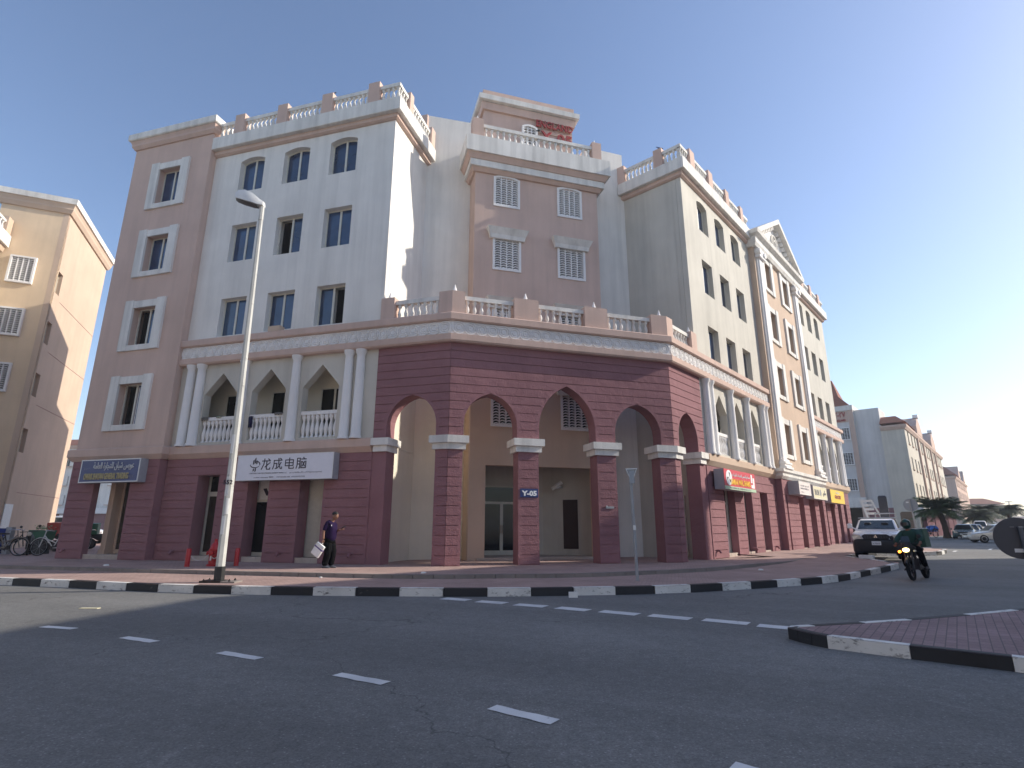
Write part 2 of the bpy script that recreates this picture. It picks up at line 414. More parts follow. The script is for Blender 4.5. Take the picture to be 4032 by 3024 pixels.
# ---------------------------------------------------------------- survey of the place
K1 = Vector((-2.206, 19.020)); AA, AC, AB = rad(-16.05), rad(16.5), rad(48.15)
K2 = K1 + 8.911 * Vector((cos(AC), sin(AC)))
dA, dC, dB = (Vector((cos(a), sin(a))) for a in (AA, AC, AB))
FA = FrL(K1, -dA); FC = Fr(K1, dC); FB = Fr(K2, dB)
RA = Fr(FA.q(2.85), -FA.n); RB = FrL(FB.q(2.85), -FB.n)      # return faces, t runs back from the street
def tB(x, y): return (x - K2.x) * dB.x + (y - K2.y) * dB.y
def sst(a): a = min(max(a, 0), 1); return a * a * (3 - 2 * a)
def road_z(x, y):
    t = tB(x, y); return -.28 + .2 * sst(t / 9) + .008 * min(max(t - 9, 0), 50)
def walk_z(x, y): return road_z(x, y) + .175
def plinth_z(x, y): return max(0.0, walk_z(x, y) + .006)

def sheet(name, poly, zf, m, cell=1.5, parent=None):
    bm = bmesh.new(); vs = [bm.verts.new((p[0], p[1], 0)) for p in poly]; bm.faces.new(vs)
    xs = [p[0] for p in poly]; ys = [p[1] for p in poly]
    for ax, lo, hi in ((0, min(xs), max(xs)), (1, min(ys), max(ys))):
        k = lo + cell
        while k < hi:
            co = (k, 0, 0) if ax == 0 else (0, k, 0); no = (1, 0, 0) if ax == 0 else (0, 1, 0)
            bmesh.ops.bisect_plane(bm, geom=bm.verts[:] + bm.edges[:] + bm.faces[:], plane_co=co, plane_no=no); k += cell
    for v in bm.verts: v.co.z = zf(v.co.x, v.co.y)
    bmesh.ops.triangulate(bm, faces=[f for f in bm.faces if len(f.verts) > 4])
    bmesh.ops.recalc_face_normals(bm, faces=bm.faces)
    if sum(f.normal.z for f in bm.faces) < 0: bmesh.ops.reverse_faces(bm, faces=bm.faces)
    me = bpy.data.meshes.new(name); bm.to_mesh(me); bm.free(); me.materials.append(MATS[m]); return link(name, me, parent)
def resample(path, step):
    out = [Vector(path[0])]; acc = 0.0
    for a, b in zip(path[:-1], path[1:]):
        a = Vector(a); b = Vector(b); L_ = (b - a).length; pos = step - acc
        while pos <= L_: out.append(a + (b - a) * (pos / L_)); pos += step
        acc = (acc + L_) % step if L_ else acc
    return out
def smooth_path(pts, n=6):
    P = [Vector(p) for p in pts]; out = []
    for i in range(len(P) - 1):
        p0 = P[max(i - 1, 0)]; p1 = P[i]; p2 = P[i + 1]; p3 = P[min(i + 2, len(P) - 1)]
        for k in range(n):
            t = k / n; out.append(.5 * ((2 * p1) + (p2 - p0) * t + (2 * p0 - 5 * p1 + 4 * p2 - p3) * t * t + (3 * p1 - p0 - 3 * p2 + p3) * t ** 3))
    out.append(P[-1]); return out

# ---------------------------------------------------------------- ground, road, pavements
def grid_mesh(name, xs, ys, zf, m):
    b = MB(); nx = len(xs)
    b.v = [(x, y, zf(x, y)) for y in ys for x in xs]
    b.f = [(j * nx + i, j * nx + i + 1, (j + 1) * nx + i + 1, (j + 1) * nx + i) for j in range(len(ys) - 1) for i in range(nx - 1)]
    me = bpy.data.meshes.new(name); me.from_pydata(b.v, [], b.f); me.materials.append(MATS[m]); return link(name, me)
_c = [-1500, -800, -400, -220, -130, -70] + list(range(-40, 161, 8)) + [220, 350, 700, 1100, 1500]
struct(grid_mesh('ground', _c, _c, lambda x, y: road_z(x, y) - .06, 'sand'))
road = struct(grid_mesh('road', [-70 + 2.5 * i for i in range(81)], [-25 + 2.5 * i for i in range(81)], road_z, 'asphalt'))

def alongA(s, off): return FA.q(s, off)
kerb_pts = [(-70, 31.7), (-40, 23.2), (-25, 18.9), (-13.73, 15.66), (-11.86, 15.15), (-9.93, 14.5), (-8.0, 13.93), (-5.4, 13.48), (-2.98, 13.31), (-.6, 13.28), (1.26, 13.49), (3.14, 13.82), (4.9, 14.44), (7.3, 15.64), (9.33, 16.9)]
kerb_pts += [tuple(FB.q(t, o)) for t, o in ((1.9, 5.7), (4.2, 6.02), (5.0, 6.08))]
kerb = smooth_path(kerb_pts, 5)
kerb += [FB.q(t, o) for t, o in ((5.38, 6.0), (5.6, 5.7), (6.8, 4.75), (7.6, 4.0), (8.2, 3.8), (12.6, 3.8), (13.4, 4.6), (14.2, 5.9), (15.0, 6.42), (18.4, 6.48), (19.1, 6.3), (19.6, 5.6), (20.2, 4.4), (20.8, 3.8), (27.6, 3.8), (29.5, 3.4), (31, 2.0), (31.6, 0), (31.8, -30))]
step_pts = [(-70, 34.7), (-40, 26.0), (-25, 21.6), (-16.8, 19.06), (-12.73, 18.01), (-8.81, 16.95), (-6.2, 16.35), (-3.19, 15.72), (-1.6, 15.72), (-.14, 15.94), (2.02, 16.31), (5.87, 18.3), (9.04, 21.0)]
step_pts += [tuple(FB.q(t, o)) for t, o in ((3.6, 2.7), (5.9, 2.75), (7.2, 2.9))]
stepp = smooth_path(step_pts, 5)
walk_poly = [tuple(p) for p in kerb] + [tuple(FB.q(20, -30)), (-70, 70)]
struct(sheet('pavement', walk_poly, walk_z, 'paving_pink', 2.0))
plinth_poly = [tuple(p) for p in stepp] + [tuple(FB.q(t, o)) for t, o in ((8.2, 3.3), (29.5, 3.0), (31.0, 0), (31.2, -29))] + [tuple(FB.q(20, -29)), (-69, 69)]
struct(sheet('raised_pavement', plinth_poly, plinth_z, 'paving_pink', 2.0))

def stones(setname, path, length, width, zt, zb, mats, gap=.008, lo=-1e9, hi=1e9, name='kerb_stone', bev=.012):
    root = None; pts = resample(path, length); k = 0
    # one run object carries the setting's name, the stones are its children
    for a, b in zip(pts[:-1], pts[1:]):
        d = (b - a).normalized(); n = Vector((-d.y, d.x)); m = mats[k % len(mats)]; k += 1
        if (a.x < lo or a.x > hi): continue
        a2 = a + d * gap; b2 = b - d * gap; B = MB()
        za, zb_ = zt(*a), zt(*b); ga, gb = zb(*a), zb(*b)
        prof = [(0, 0, 0), (0, 1, -bev), (bev, 1, 0), (width, 1, 0), (width, 0, 0)]
        jit = random.uniform(-.004, .006)
        B.loft([[(q.x + n.x * (w + jit), q.y + n.y * (w + jit), (zz if h else g) + dz) for w, h, dz in prof] for q, zz, g in ((a2, za, ga), (b2, zb_, gb))])
        if root is None: root = struct(B.build(setname, m))
        else: B.build(name, m, root)
    return root
kk = [p for p in kerb]
stones('kerb', kk, 1.0, .18, lambda x, y: walk_z(x, y) + .004, lambda x, y: road_z(x, y) - .05, ['kerb_white', 'kerb_black'], lo=-24, hi=40)
stones('pavement_edge', stepp, .56, .16, lambda x, y: plinth_z(x, y) + .003, lambda x, y: walk_z(x, y) - .05, ['stone_step'], lo=-22, hi=12, name='edge_stone')

# traffic island
isl_near = [(3.90, 8.42), (3.93, 8.2), (4.0, 7.98), (4.1, 7.78), (4.76, 7.18), (5.47, 6.59), (6.2, 5.98), (6.95, 5.36), (8.4, 4.1), (9.9, 2.8), (11.4, 1.5)]
isl_far = [(3.90, 8.42), (4.0, 8.56), (4.32, 8.66), (5.2, 8.92), (6.1, 9.22), (7.4, 9.73), (8.68, 10.29), (10.5, 11.0), (13, 12.1), (16, 13.4)]
isl_z = lambda x, y: -.28 + .15
struct(sheet('traffic_island', [tuple(p) for p in isl_near] + [(16, 1.5)] + [tuple(p) for p in isl_far[::-1][:-1]], lambda x, y: -.132, 'paving_island', 3.0))
def isl_stones(path, mats, side):
    root = None
    for k, (a, b) in enumerate(zip(path[:-1], path[1:])):
        a = Vector(a); b = Vector(b); d = (b - a).normalized(); n = Vector((-d.y, d.x)) * side; B = MB()
        prof = [(0, -.32), (0, -.142), (.014, -.126), (.13, -.126), (.13, -.32)]
        B.loft([[(q.x + n.x * w, q.y + n.y * w, z) for w, z in prof] for q in (a + d * .004, b - d * .004)])
        o = B.build('kerb_stone' if root else 'island_kerb', mats[k % len(mats)], root)
        if root is None: root = struct(o)
isl_stones(isl_near, ['kerb_black', 'kerb_black', 'kerb_black', 'kerb_white', 'kerb_black', 'kerb_white', 'kerb_black', 'kerb_white'], 1)
isl_stones(isl_far, ['kerb_white', 'kerb_white', 'kerb_black', 'kerb_white', 'kerb_black', 'kerb_white', 'kerb_black', 'kerb_white', 'kerb_black'], -1)

# painted dashes
def mark(c, d, L_, w):
    d = Vector(d).normalized(); n = Vector((-d.y, d.x)); c = Vector(c); P = []
    m_ = 6
    top = [c + d * L_ * (k / m_ - .5) + n * (w / 2 + random.uniform(-.008, .008)) for k in range(m_ + 1)]
    bot = [c + d * L_ * (k / m_ - .5) - n * (w / 2 + random.uniform(-.008, .008)) for k in range(m_ + 1)]
    B = MB()
    for k in range(m_):
        B.face([(q.x, q.y, road_z(q.x, q.y) + .006) for q in (bot[k], bot[k + 1], top[k + 1], top[k])])
    B.build('road_marking', 'road_paint', road)
for c in ((-1.21, 12.76), (-.42, 12.33), (.45, 11.87), (1.25, 11.43), (2.05, 10.97), (2.81, 10.4), (3.56, 9.87), (4.35, 9.35)): pass
for k in range(9):
    p = Vector((-1.21, 12.76)) + (Vector((3.56, 9.87)) - Vector((-1.21, 12.76))) * (k / 6.0)
    if k < 7: mark(p, (.86, -.45) if k < 3 else (.80, -.55), .66 if k < 4 else .72, .33)
mark((4.28, 9.30), (.85, -.55), .8, .32)
for a, b in (((-7.28, 9.26), (-6.64, 9.06)), ((-5.45, 8.41), (-4.81, 8.09)), ((-3.6, 7.45), (-2.97, 7.11)), ((-1.84, 6.41), (-1.25, 6.06)), ((-.17, 5.31), (.35, 4.94)), ((1.44, 4.11), (2.0, 3.66)), ((-9.2, 10.0), (-8.55, 9.75))):
    a = Vector(a); b = Vector(b); mark((a + b) / 2, b - a, (b - a).length, .145)
mark(FB.q(20.6, 6.6), dB, 1.6, .15); mark(FB.q(25, 8), dB, 2.2, .15)

# ---------------------------------------------------------------- the corner building
bld = thing('corner_building', 'cream and pink corner building with maroon pointed arches at its street corner', 'building', (2.0, 22.0, 0))
H_CAP, H_BAND = 3.87, 7.74
# ---- shared little meshes
def baluster_mesh(h, m, k=1.0):
    B = MB(); B.lathe((0, 0, 0), [(r * k, z * h) for r, z in ((.075, 0), (.075, .06), (.04, .1), (.062, .22), (.082, .38), (.06, .56), (.036, .70), (.045, .76), (.078, .88), (.078, 1.0))], 8)
    return B.mesh('baluster', m, smooth=2)
BAL_T = baluster_mesh(.60, 'trim_white'); BAL_R = baluster_mesh(.62, 'trim_white'); BAL_M = baluster_mesh(.88, 'plaster_white', 1.15)
def balustrade(fr, t0, t1, off, z0, bm, h, n, rail=.16, m='trim_white', parent=bld, depth=.2):
    B = MB(); B.box(fr, t0, t1, off - depth / 2, off + depth / 2, z0 + h, z0 + h + rail)
    r = B.build('balustrade', m, parent)
    for k in range(n):
        q = fr.p(t0 + (t1 - t0) * (k + .5) / n, off, z0); link('baluster', bm, r, loc=q)
    return r
def spike(fr, t, off, z):
    B = MB(); B.lathe(fr.p(t, off, z), [(.11, 0), (.10, .03), (.008, .34)], 8); B.build('spike', 'plaster_white', bld, True)

# ---- arches
def arch_curve(c, w, z0, apex, n=7, straight=.42):
    """half outline from the left springing over the point to the right springing"""
    zs = z0 + straight; rise = apex - zs; cc = max(.02, (rise * rise - w * w) / (2 * w)); Rr = w + cc
    L_ = []
    a1 = math.asin(min(1, rise / Rr))
    for k in range(n + 1):
        a = a1 * k / n; L_.append((c - (Rr * cos(a) - cc), zs + Rr * sin(a)))
    L_[-1] = (c, apex)
    left = [(c - w, z0)] + L_; right = [(2 * c - x, z) for x, z in left[::-1][1:]]
    return left + right
def arch_x(c, w, z0, apex, z, straight=.42):
    """half width of the opening at height z (0 above the point)"""
    zs = z0 + straight
    if z >= apex: return 0.0
    if z <= zs: return w
    rise = apex - zs; cc = max(.02, (rise * rise - w * w) / (2 * w)); Rr = w + cc
    return max(0.0, math.sqrt(max(0, Rr * Rr - (z - zs) ** 2)) - cc)
ARCH = {'A': [(1.435, .965, 4.33, 5.87)], 'C': [(1.505, .985, 4.33, 5.92), (4.455, 1.125, 4.33, 6.42), (7.38, .985, 4.33, 5.90)], 'B': [(1.375, .905, 4.33, 5.88)]}
EXT = {'A': (0, 2.92), 'C': (0, 8.911), 'B': (0, 2.95)}
FRS = {'A': FA, 'B': FB, 'C': FC}
SLAB, GRV = .028, .027
def slab(fr, zs, L_, R_, m=.07, off=0.0, name='course', parent=bld, ml=None, mr=None):
    """one rendered course: zs sample heights bottom to top, L_/R_ its edges at those heights; a groove is cut along its foot"""
    ml = m if ml is None else ml; mr = m if mr is None else mr
    z0 = zs[0]; l0, r0 = L_[0], R_[0]
    pts = []
    if r0 - l0 > ml + mr + .06:
        pts = [(l0, z0)] * (ml > 0) + [(l0 + ml, z0), (l0 + ml, z0 + GRV), (r0 - mr, z0 + GRV), (r0 - mr, z0)] + [(r0, z0)] * (mr > 0)
    else: pts = [(l0, z0 + GRV), (r0, z0 + GRV)]
    pts += [(x, z) for x, z in list(zip(R_, zs))[1:]] + [(x, z) for x, z in list(zip(L_, zs))[:0:-1]]
    cl = []
    for p in pts:
        if not cl or abs(p[0] - cl[-1][0]) + abs(p[1] - cl[-1][1]) > 1e-4: cl.append(p)
    if len(cl) < 3 or max(p[0] for p in cl) - min(p[0] for p in cl) < .04: return
    B = MB(); B.prism(fr, cl, off, off + SLAB); B.build(name, 'maroon', parent)
for key in 'ACB':
    fr = FRS[key]; t0, t1 = EXT[key]; ars = ARCH[key]
    # backing wall with arch notches
    out = [(t0, 4.33)]
    for a in ars: out += arch_curve(*a)
    out += [(t1, 4.33), (t1, 8.83), (t0, 8.83)]
    B = MB(); B.prism(fr, out, -.58, -.002); B.build('arcade_wall', 'maroon', bld)
    # courses above the capitals
    nrow = 11; dz = (H_BAND - 4.33) / nrow
    edges = [t0] + [a[0] for a in ars] + [t1]
    for r in range(nrow):
        z0 = 4.33 + r * dz; z1 = z0 + dz; zs = [z0 + (z1 - z0) * k / 4 for k in range(5)]
        k = 0
        while k < len(edges) - 1:
            j = k
            while j < len(ars) and ars[j][3] <= z0 + .02: j += 1
            # merge segments over arches that end below this course
            def edge(idx, z, side):
                if idx == 0: return t0
                if idx == len(edges) - 1: return t1
                a = ars[idx - 1]; w = arch_x(a[0], a[1], a[2], a[3], z); return a[0] + side * w
            seg = k; L_ = [edge(seg, z, 1) for z in zs]; j = seg + 1
            while j < len(edges) - 1 and ars[j - 1][3] <= z0 + .02: j += 1
            R_ = [edge(j, z, -1) for z in zs]
            slab(fr, zs, L_, R_, .0 if (L_[0] <= t0 + .01 and R_[0] >= t1 - .01) else .1, ml=.0 if seg == 0 else .12, mr=.0 if j == len(edges) - 1 else .12)
            k = j
# piers
NR = 12; DZ = H_CAP / NR
def pier_courses(fr, a, b, ml=.1, mr=.1, z1=H_CAP, off=0.0, z0=0.0, far=False):
    n = max(1, round((z1 - z0) / DZ)); dz = (z1 - z0) / n
    for r in range(n):
        zz = [z0 + r * dz, z0 + (r + 1) * dz]; slab(fr, zz, [a, a], [b, b], off=off, ml=ml, mr=mr)
def mitre(fr1, fr2, d): # point at depth d behind a corner shared by two frames
    n = (fr1.n + fr2.n).normalized(); return fr1.o + n * (d / n.dot(fr1.n))
def xy(v): return (v.x, v.y)
def pier(name, plan, z0=-.4, z1=H_CAP): B = MB(); B.plan([xy(p) for p in plan], z0, z1); return B.build(name, 'maroon', bld)
def off_poly(P, d):
    """outline of a convex plan polygon pushed outwards by d"""
    P = [Vector(p) for p in P]; c = sum(P, Vector((0, 0))) / len(P); out = []
    for k in range(len(P)):
        e0 = (P[k] - P[k - 1]).normalized(); e1 = (P[(k + 1) % len(P)] - P[k]).normalized()
        n0 = Vector((e0.y, -e0.x)); n1 = Vector((e1.y, -e1.x))
        if n0.dot(P[k] - c) < 0: n0 = -n0
        if n1.dot(P[k] - c) < 0: n1 = -n1
        m = (n0 + n1).normalized(); out.append(P[k] + m * (d / max(.3, m.dot(n0))))
    return out
def capital(plan):
    B = MB(); B.plan([xy(p) for p in off_poly(plan, .10)], 3.86, 4.08); B.plan([xy(p) for p in off_poly(plan, .19)], 4.08, 4.335); B.build('capital', 'trim_white', bld)
p_k1 = [FA.q(.46), K1, FC.q(.51), FC.q(.51, -.6), mitre(FA, FC, -.6), FA.q(.46, -.6)]
FBo = Fr(K2, dB)
p_k2 = [FC.q(8.25), K2, FB.q(.47), FB.q(.47, -.6), K2 + (FC.n + FB.n).normalized() * (-.6 / (FC.n + FB.n).normalized().dot(FC.n)), FC.q(8.25, -.6)]
p_2 = [FC.q(2.53), FC.q(3.30), FC.q(3.30, -.6), FC.q(2.53, -.6)]
p_3 = [FC.q(5.60), FC.q(6.38), FC.q(6.38, -.6), FC.q(5.60, -.6)]
p_a = [FA.q(2.36), FA.q(2.92), FA.q(2.92, -.6), FA.q(2.36, -.6)]
p_b = [FB.q(2.31), FB.q(2.95), FB.q(2.95, -.6), FB.q(2.31, -.6)]
for pl in (p_k1, p_k2, p_2, p_3): pier('pier', pl); capital(pl)
pier('pier', p_a); pier('pier', p_b)
capital([FA.q(2.40), FA.q(2.76), FA.q(2.76, -.6), FA.q(2.40, -.6)]); capital([FB.q(2.35), FB.q(2.72), FB.q(2.72, -.6), FB.q(2.35, -.6)])
pier_courses(FA, 0, .46, ml=0); pier_courses(FC, 0, .51, ml=0); pier_courses(FC, 2.53, 3.30); pier_courses(FC, 5.60, 6.38); pier_courses(FC, 8.25, 8.911, mr=0); pier_courses(FB, 0, .47, ml=0)

# ---- band round the corner with its frieze
path_band = [FA.q(12.13), K1, K2, FB.q(11.98)]
def sweep(path, prof, name, m): B = MB(); B.sweep(path, prof); return B.build(name, m, bld)
sweep(path_band, [(-.3, 7.74), (.20, 7.74), (.25, 7.80), (.25, 8.02), (-.3, 8.02)], 'band', 'pink_stucco')
sweep(path_band, [(-.3, 8.02), (.15, 8.02), (.15, 8.53), (-.3, 8.53)], 'frieze', 'plaster_white')
sweep(path_band, [(-.3, 8.53), (.24, 8.53), (.29, 8.57), (.29, 8.80), (.24, 8.84), (-.3, 8.84)], 'band', 'pink_stucco')
def rosette_mesh(fr):
    B = MB(); n = 14
    class F0:  # facade-plane ring, laid flat on the frieze
        pass
    a = Vector((fr.a.x, fr.a.y, 0)); nn = Vector((fr.n.x, fr.n.y, 0)); zz = Vector((0, 0, 1))
    def ring(R_, r, h, seg):
        i0 = len(B.v)
        for k in range(seg):
            ang = 2 * pi * k / seg; d = a * cos(ang) + zz * sin(ang)
            for rr, hh in ((R_ - r, 0), (R_ - r * .6, h), (R_ + r * .6, h), (R_ + r, 0)): B.v.append(tuple(d * rr + nn * hh))
        for k in range(seg):
            for j in range(3): B.f.append((i0 + k * 4 + j, i0 + ((k + 1) % seg) * 4 + j, i0 + ((k + 1) % seg) * 4 + j + 1, i0 + k * 4 + j + 1))
    ring(.225, .026, .045, 16); ring(.145, .022, .04, 12); ring(.05, .05, .04, 8)
    return B.mesh('rosette', 'plaster_white', smooth=True)
def frieze_run(fr, t0, t1, z=8.275, off=.15, pitch=.415):
    me = rosette_mesh(fr); n = int((t1 - t0) / pitch)
    for k in range(n):
        link('rosette', me, bld, loc=fr.p(t0 + (t1 - t0) * (k + .5) / n, off, z))
frieze_run(FA, .0, 12.1); frieze_run(FC, .02, 8.9); frieze_run(FB, 0.0, 11.9)

# ---- terrace parapet
def tpillar(plan): B = MB(); B.plan([xy(p) for p in plan], 8.84, 9.75); B.build('parapet_pillar', 'pink_stucco', bld)
oo = .10
def cornerpt(fr1, fr2, d):
    n = (fr1.n + fr2.n).normalized(); o = fr2.o; return o + n * (d / n.dot(fr1.n))
tpillar([FA.q(.50, oo), cornerpt(FA, FC, oo), FC.q(.45, oo), FC.q(.45, -.4), cornerpt(FA, FC, -.4), FA.q(.50, -.4)])
tpillar([FC.q(2.36, oo), FC.q(3.34, oo), FC.q(3.34, -.4), FC.q(2.36, -.4)])
tpillar([FC.q(5.27, oo), FC.q(6.25, oo), FC.q(6.25, -.4), FC.q(5.27, -.4)])
tpillar([FC.q(8.22, oo), cornerpt(FC, FB, oo), FB.q(.5, oo), FB.q(.5, -.4), cornerpt(FC, FB, -.4), FC.q(8.22, -.4)])
for fr in (FA, FB): B = MB(); B.box(fr, 2.34, 2.90, -.4, oo, 8.84, 9.75); B.build('parapet_pillar', 'pink_stucco', bld)
for fr, a, b, n in ((FA, .5, 2.34, 7), (FC, .45, 2.36, 7), (FC, 3.34, 5.27, 7), (FC, 6.25, 8.22, 7), (FB, .5, 2.34, 7)):
    balustrade(fr, a, b, -.12, 8.87, BAL_T, .60, n)
for fr, t in ((FA, -.02), (FC, 2.88), (FC, 5.78), (FC, 8.75), (FA, 2.66), (FB, 2.62)): spike(fr, t, -.14, 9.75)

# ---- terrace floor / arcade ceiling, back walls, tower
creL = RA.q(3.15); creR = RB.q(3.15); twL = FC.q(1.4, -4.1); twR = FC.q(7.52, -4.1)
def wall_between(p, q, z0, z1, th, m):
    d = (q - p).normalized(); n = Vector((d.y, -d.x)); B = MB(); B.plan([xy(p), xy(q), xy(q - n * th), xy(p - n * th)], z0, z1); return B.build('wall', m, bld)
for z0_, z1_, m_ in ((-.2, 7.6, 'bounce_cream'), (7.601, 20.75, 'white_stucco')):
    wall_between(creL - (twL - creL).normalized() * .05, twL, z0_, z1_, .8, m_); wall_between(twR, creR, z0_, z1_, .8, 'white_stucco')
B = MB(); B.box(RA, 3.0, 4.0, -.9, -.02, 18.7, 20.72); B.build('stair_head', 'pink_stucco', bld)

# jali grilles
def jali(fr, t0, t1, z0, z1, off, arched=False, parent=bld, rows=12, cols=4, vd=.27):
    w = t1 - t0; f = .11; A_ = .14 if arched else 0.0
    def top(t): u = (t - (t0 + t1) / 2) / (w / 2); return z1 - A_ * u * u
    B = MB(); n = 8
    out = [(t0, z0), (t1, z0)] + [(t1 - w * k / n, top(t1 - w * k / n)) for k in range(n + 1)]
    inn = [(t0 + f, z0 + f), (t1 - f, z0 + f)] + [(t1 - f - (w - 2 * f) * k / n, top(t1 - f - (w - 2 * f) * k / n) - f) for k in range(n + 1)]
    B.prism(fr, out, off - .12, off + .05, [inn]); fra = B.build('vent_grille', 'plaster_white', parent)
    B = MB(); B.prism(fr, [(t0 + f, z0 + f), (t1 - f, z0 + f), (t1 - f, z1 - f), (t0 + f, z1 - f)], off - vd, off - vd + .012); B.build('void', 'void', fra)
    B = MB(); iw = w - 2 * f; cw = iw / cols; ih = z1 - z0 - 2 * f; rh = ih / rows
    for c in range(1, cols): B.box(fr, t0 + f + c * cw - .022, t0 + f + c * cw + .022, off - .1, off + .01, z0 + f, top(t0 + f + c * cw) - f)
    for c in range(cols):
        tc = t0 + f + (c + .5) * cw
        for r in range(rows + 1):
            z = z0 + f + r * rh
            if z > top(tc) - f - .02: continue
            hw = cw / 2; k = 4
            lo = [(tc - hw + cw * j / k, z - .035 + .07 * (1 - (2 * j / k - 1) ** 2)) for j in range(k + 1)]
            B.prism(fr, lo + [(x, zz + .042) for x, zz in lo[::-1]], off - .09, off)
    stuff(B.build('lattice', 'plaster_white', fra)); return fra
def hood(fr, t0, t1, z0, z1, off):
    B = MB(); B.loft([[fr.p(t0 + .16, off, z0), fr.p(t1 - .16, off, z0), fr.p(t1 - .16, off + .14, z0), fr.p(t0 + .16, off + .14, z0)], [fr.p(t0 + .12, off, z0 + .18), fr.p(t1 - .12, off, z0 + .18), fr.p(t1 - .12, off + .18, z0 + .18), fr.p(t0 + .12, off + .18, z0 + .18)],
        [fr.p(t0, off, z1), fr.p(t1, off, z1), fr.p(t1, off + .34, z1), fr.p(t0, off + .34, z1)]]); B.build('window_hood', 'trim_white', bld)
TO = -3.0
tower_holes = [(2.27, 3.55, 15.6, 17.15), (5.42, 6.70, 15.6, 17.15)] + [(a, b, z, z + 1.65) for z in (12.39, 9.0, 5.3) for a, b in ((2.26, 3.60), (5.38, 6.78))]
low_holes = [h for h in tower_holes if h[2] < 6]; tower_holes = [h for h in tower_holes if h[2] > 6]
B = MB(); B.prism(FC, [(1.4, -.2), (2.08, -.2), (2.08, 3.70), (6.77, 3.70), (6.77, -.2), (7.52, -.2), (7.52, 7.6), (1.4, 7.6)], TO - .28, TO, [[(a + .03, z0 + .03), (b - .03, z0 + .03), (b - .03, z1 - .03), (a + .03, z1 - .03)] for a, b, z0, z1 in low_holes]); B.build('tower_front', 'beige_stucco', bld)  # same pink front; beige here paints in the warm light bounced at its foot
B = MB(); B.prism(FC, [(1.4, 7.601), (7.52, 7.601), (7.52, 17.5), (1.4, 17.5)], TO - .28, TO, [[(a + .03, z0 + .03), (b - .03, z0 + .03), (b - .03, z1 - .03), (a + .03, z1 - .03)] for a, b, z0, z1 in tower_holes]); B.build('tower_front', 'pink_stucco', bld)
B = MB(); B.box(FC, 1.4, 7.52, TO - 5.0, TO - .29, 7.6, 18.2); B.build('tower_body', 'pink_stucco', bld)
B = MB(); B.box(FC, 1.4, 7.52, TO - 5.0, TO - .29, 4.2, 7.599); B.build('tower_body', 'bounce_ochre', bld)
B = MB(); B.box(FC, 1.4, 1.75, TO - 4.9, TO - .29, -.2, 4.19); B.box(FC, 7.1, 7.52, TO - 4.9, TO - .29, -.2, 4.19); B.build('lobby_wall', 'bounce_ochre', bld)
for a, b in ((2.27, 3.55), (5.42, 6.70)): jali(FC, a, b, 15.6, 17.27, TO, True)
for z in (12.39, 9.0, 5.3):
    for a, b in ((2.26, 3.60), (5.38, 6.78)):
        jali(FC, a, b, z, z + 1.65, TO)
        hood(FC, a - .3, b + .3, z + 1.52, z + 1.99, TO)
def tsweep(prof, name, m): B = MB(); B.sweep([FC.q(1.4, -4.6), FC.q(1.4, TO), FC.q(7.52, TO), FC.q(7.52, -4.6)], prof); B.build(name, m, bld)
tsweep([(-.2, 17.22), (.10, 17.22), (.22, 17.38), (-.2, 17.38)], 'cornice', 'pink_stucco')
tsweep([(-.2, 17.38), (.30, 17.38), (.30, 17.71), (-.2, 17.71)], 'cornice', 'trim_white')
tsweep([(-.2, 17.71), (.34, 17.71), (.48, 17.96), (-.2, 17.96)], 'cornice', 'pink_stucco')
tsweep([(-.2, 17.96), (.55, 17.96), (.55, 18.80), (-.2, 18.80)], 'parapet', 'trim_white')
B = MB(); B.box(FC, 1.2, 7.7, TO - 4, TO + .1, 18.2, 18.74); B.build('roof', 'roof_grey', bld)
for t0, t1 in ((1.16, 1.67), (7.22, 7.70)): B = MB(); B.box(FC, t0, t1, TO - .15, TO + .36, 18.8, 19.88); B.build('parapet_pillar', 'pink_stucco', bld)
balustrade(FC, 1.67, 7.22, TO + .18, 18.84, BAL_R, .66, 19, .17)
spike(FC, 1.42, TO + .1, 19.88); spike(FC, 7.46, TO + .1, 19.88)
# penthouse
PO = -4.4
B = MB(); B.box(FC, 2.1, 6.92, PO - 3, PO, 18.7, 22.1); B.build('penthouse', 'pink_stucco', bld)
def psweep(prof, name, m): B = MB(); B.sweep([FC.q(2.1, PO - 3), FC.q(2.1, PO), FC.q(6.92, PO), FC.q(6.92, PO - 3)], prof); B.build(name, m, bld)
psweep([(-.2, 21.95), (.12, 21.95), (.16, 22.35), (-.2, 22.35)], 'cornice', 'pink_stucco')
psweep([(-.2, 22.35), (.32, 22.40), (.34, 22.68), (-.2, 22.68)], 'cornice', 'trim_white')
psweep([(-.2, 22.68), (.1, 22.68), (.1, 23.12), (-.2, 23.12)], 'parapet', 'pink_stucco')
B = MB(); B.box(FC, 2.1, 6.9, PO - 2.9, PO - .1, 22.1, 22.9); B.build('roof', 'roof_grey', bld)
jali(FC, 4.08, 4.92, 19.9, 21.52, PO + .12, True, rows=9, cols=3, vd=.11)

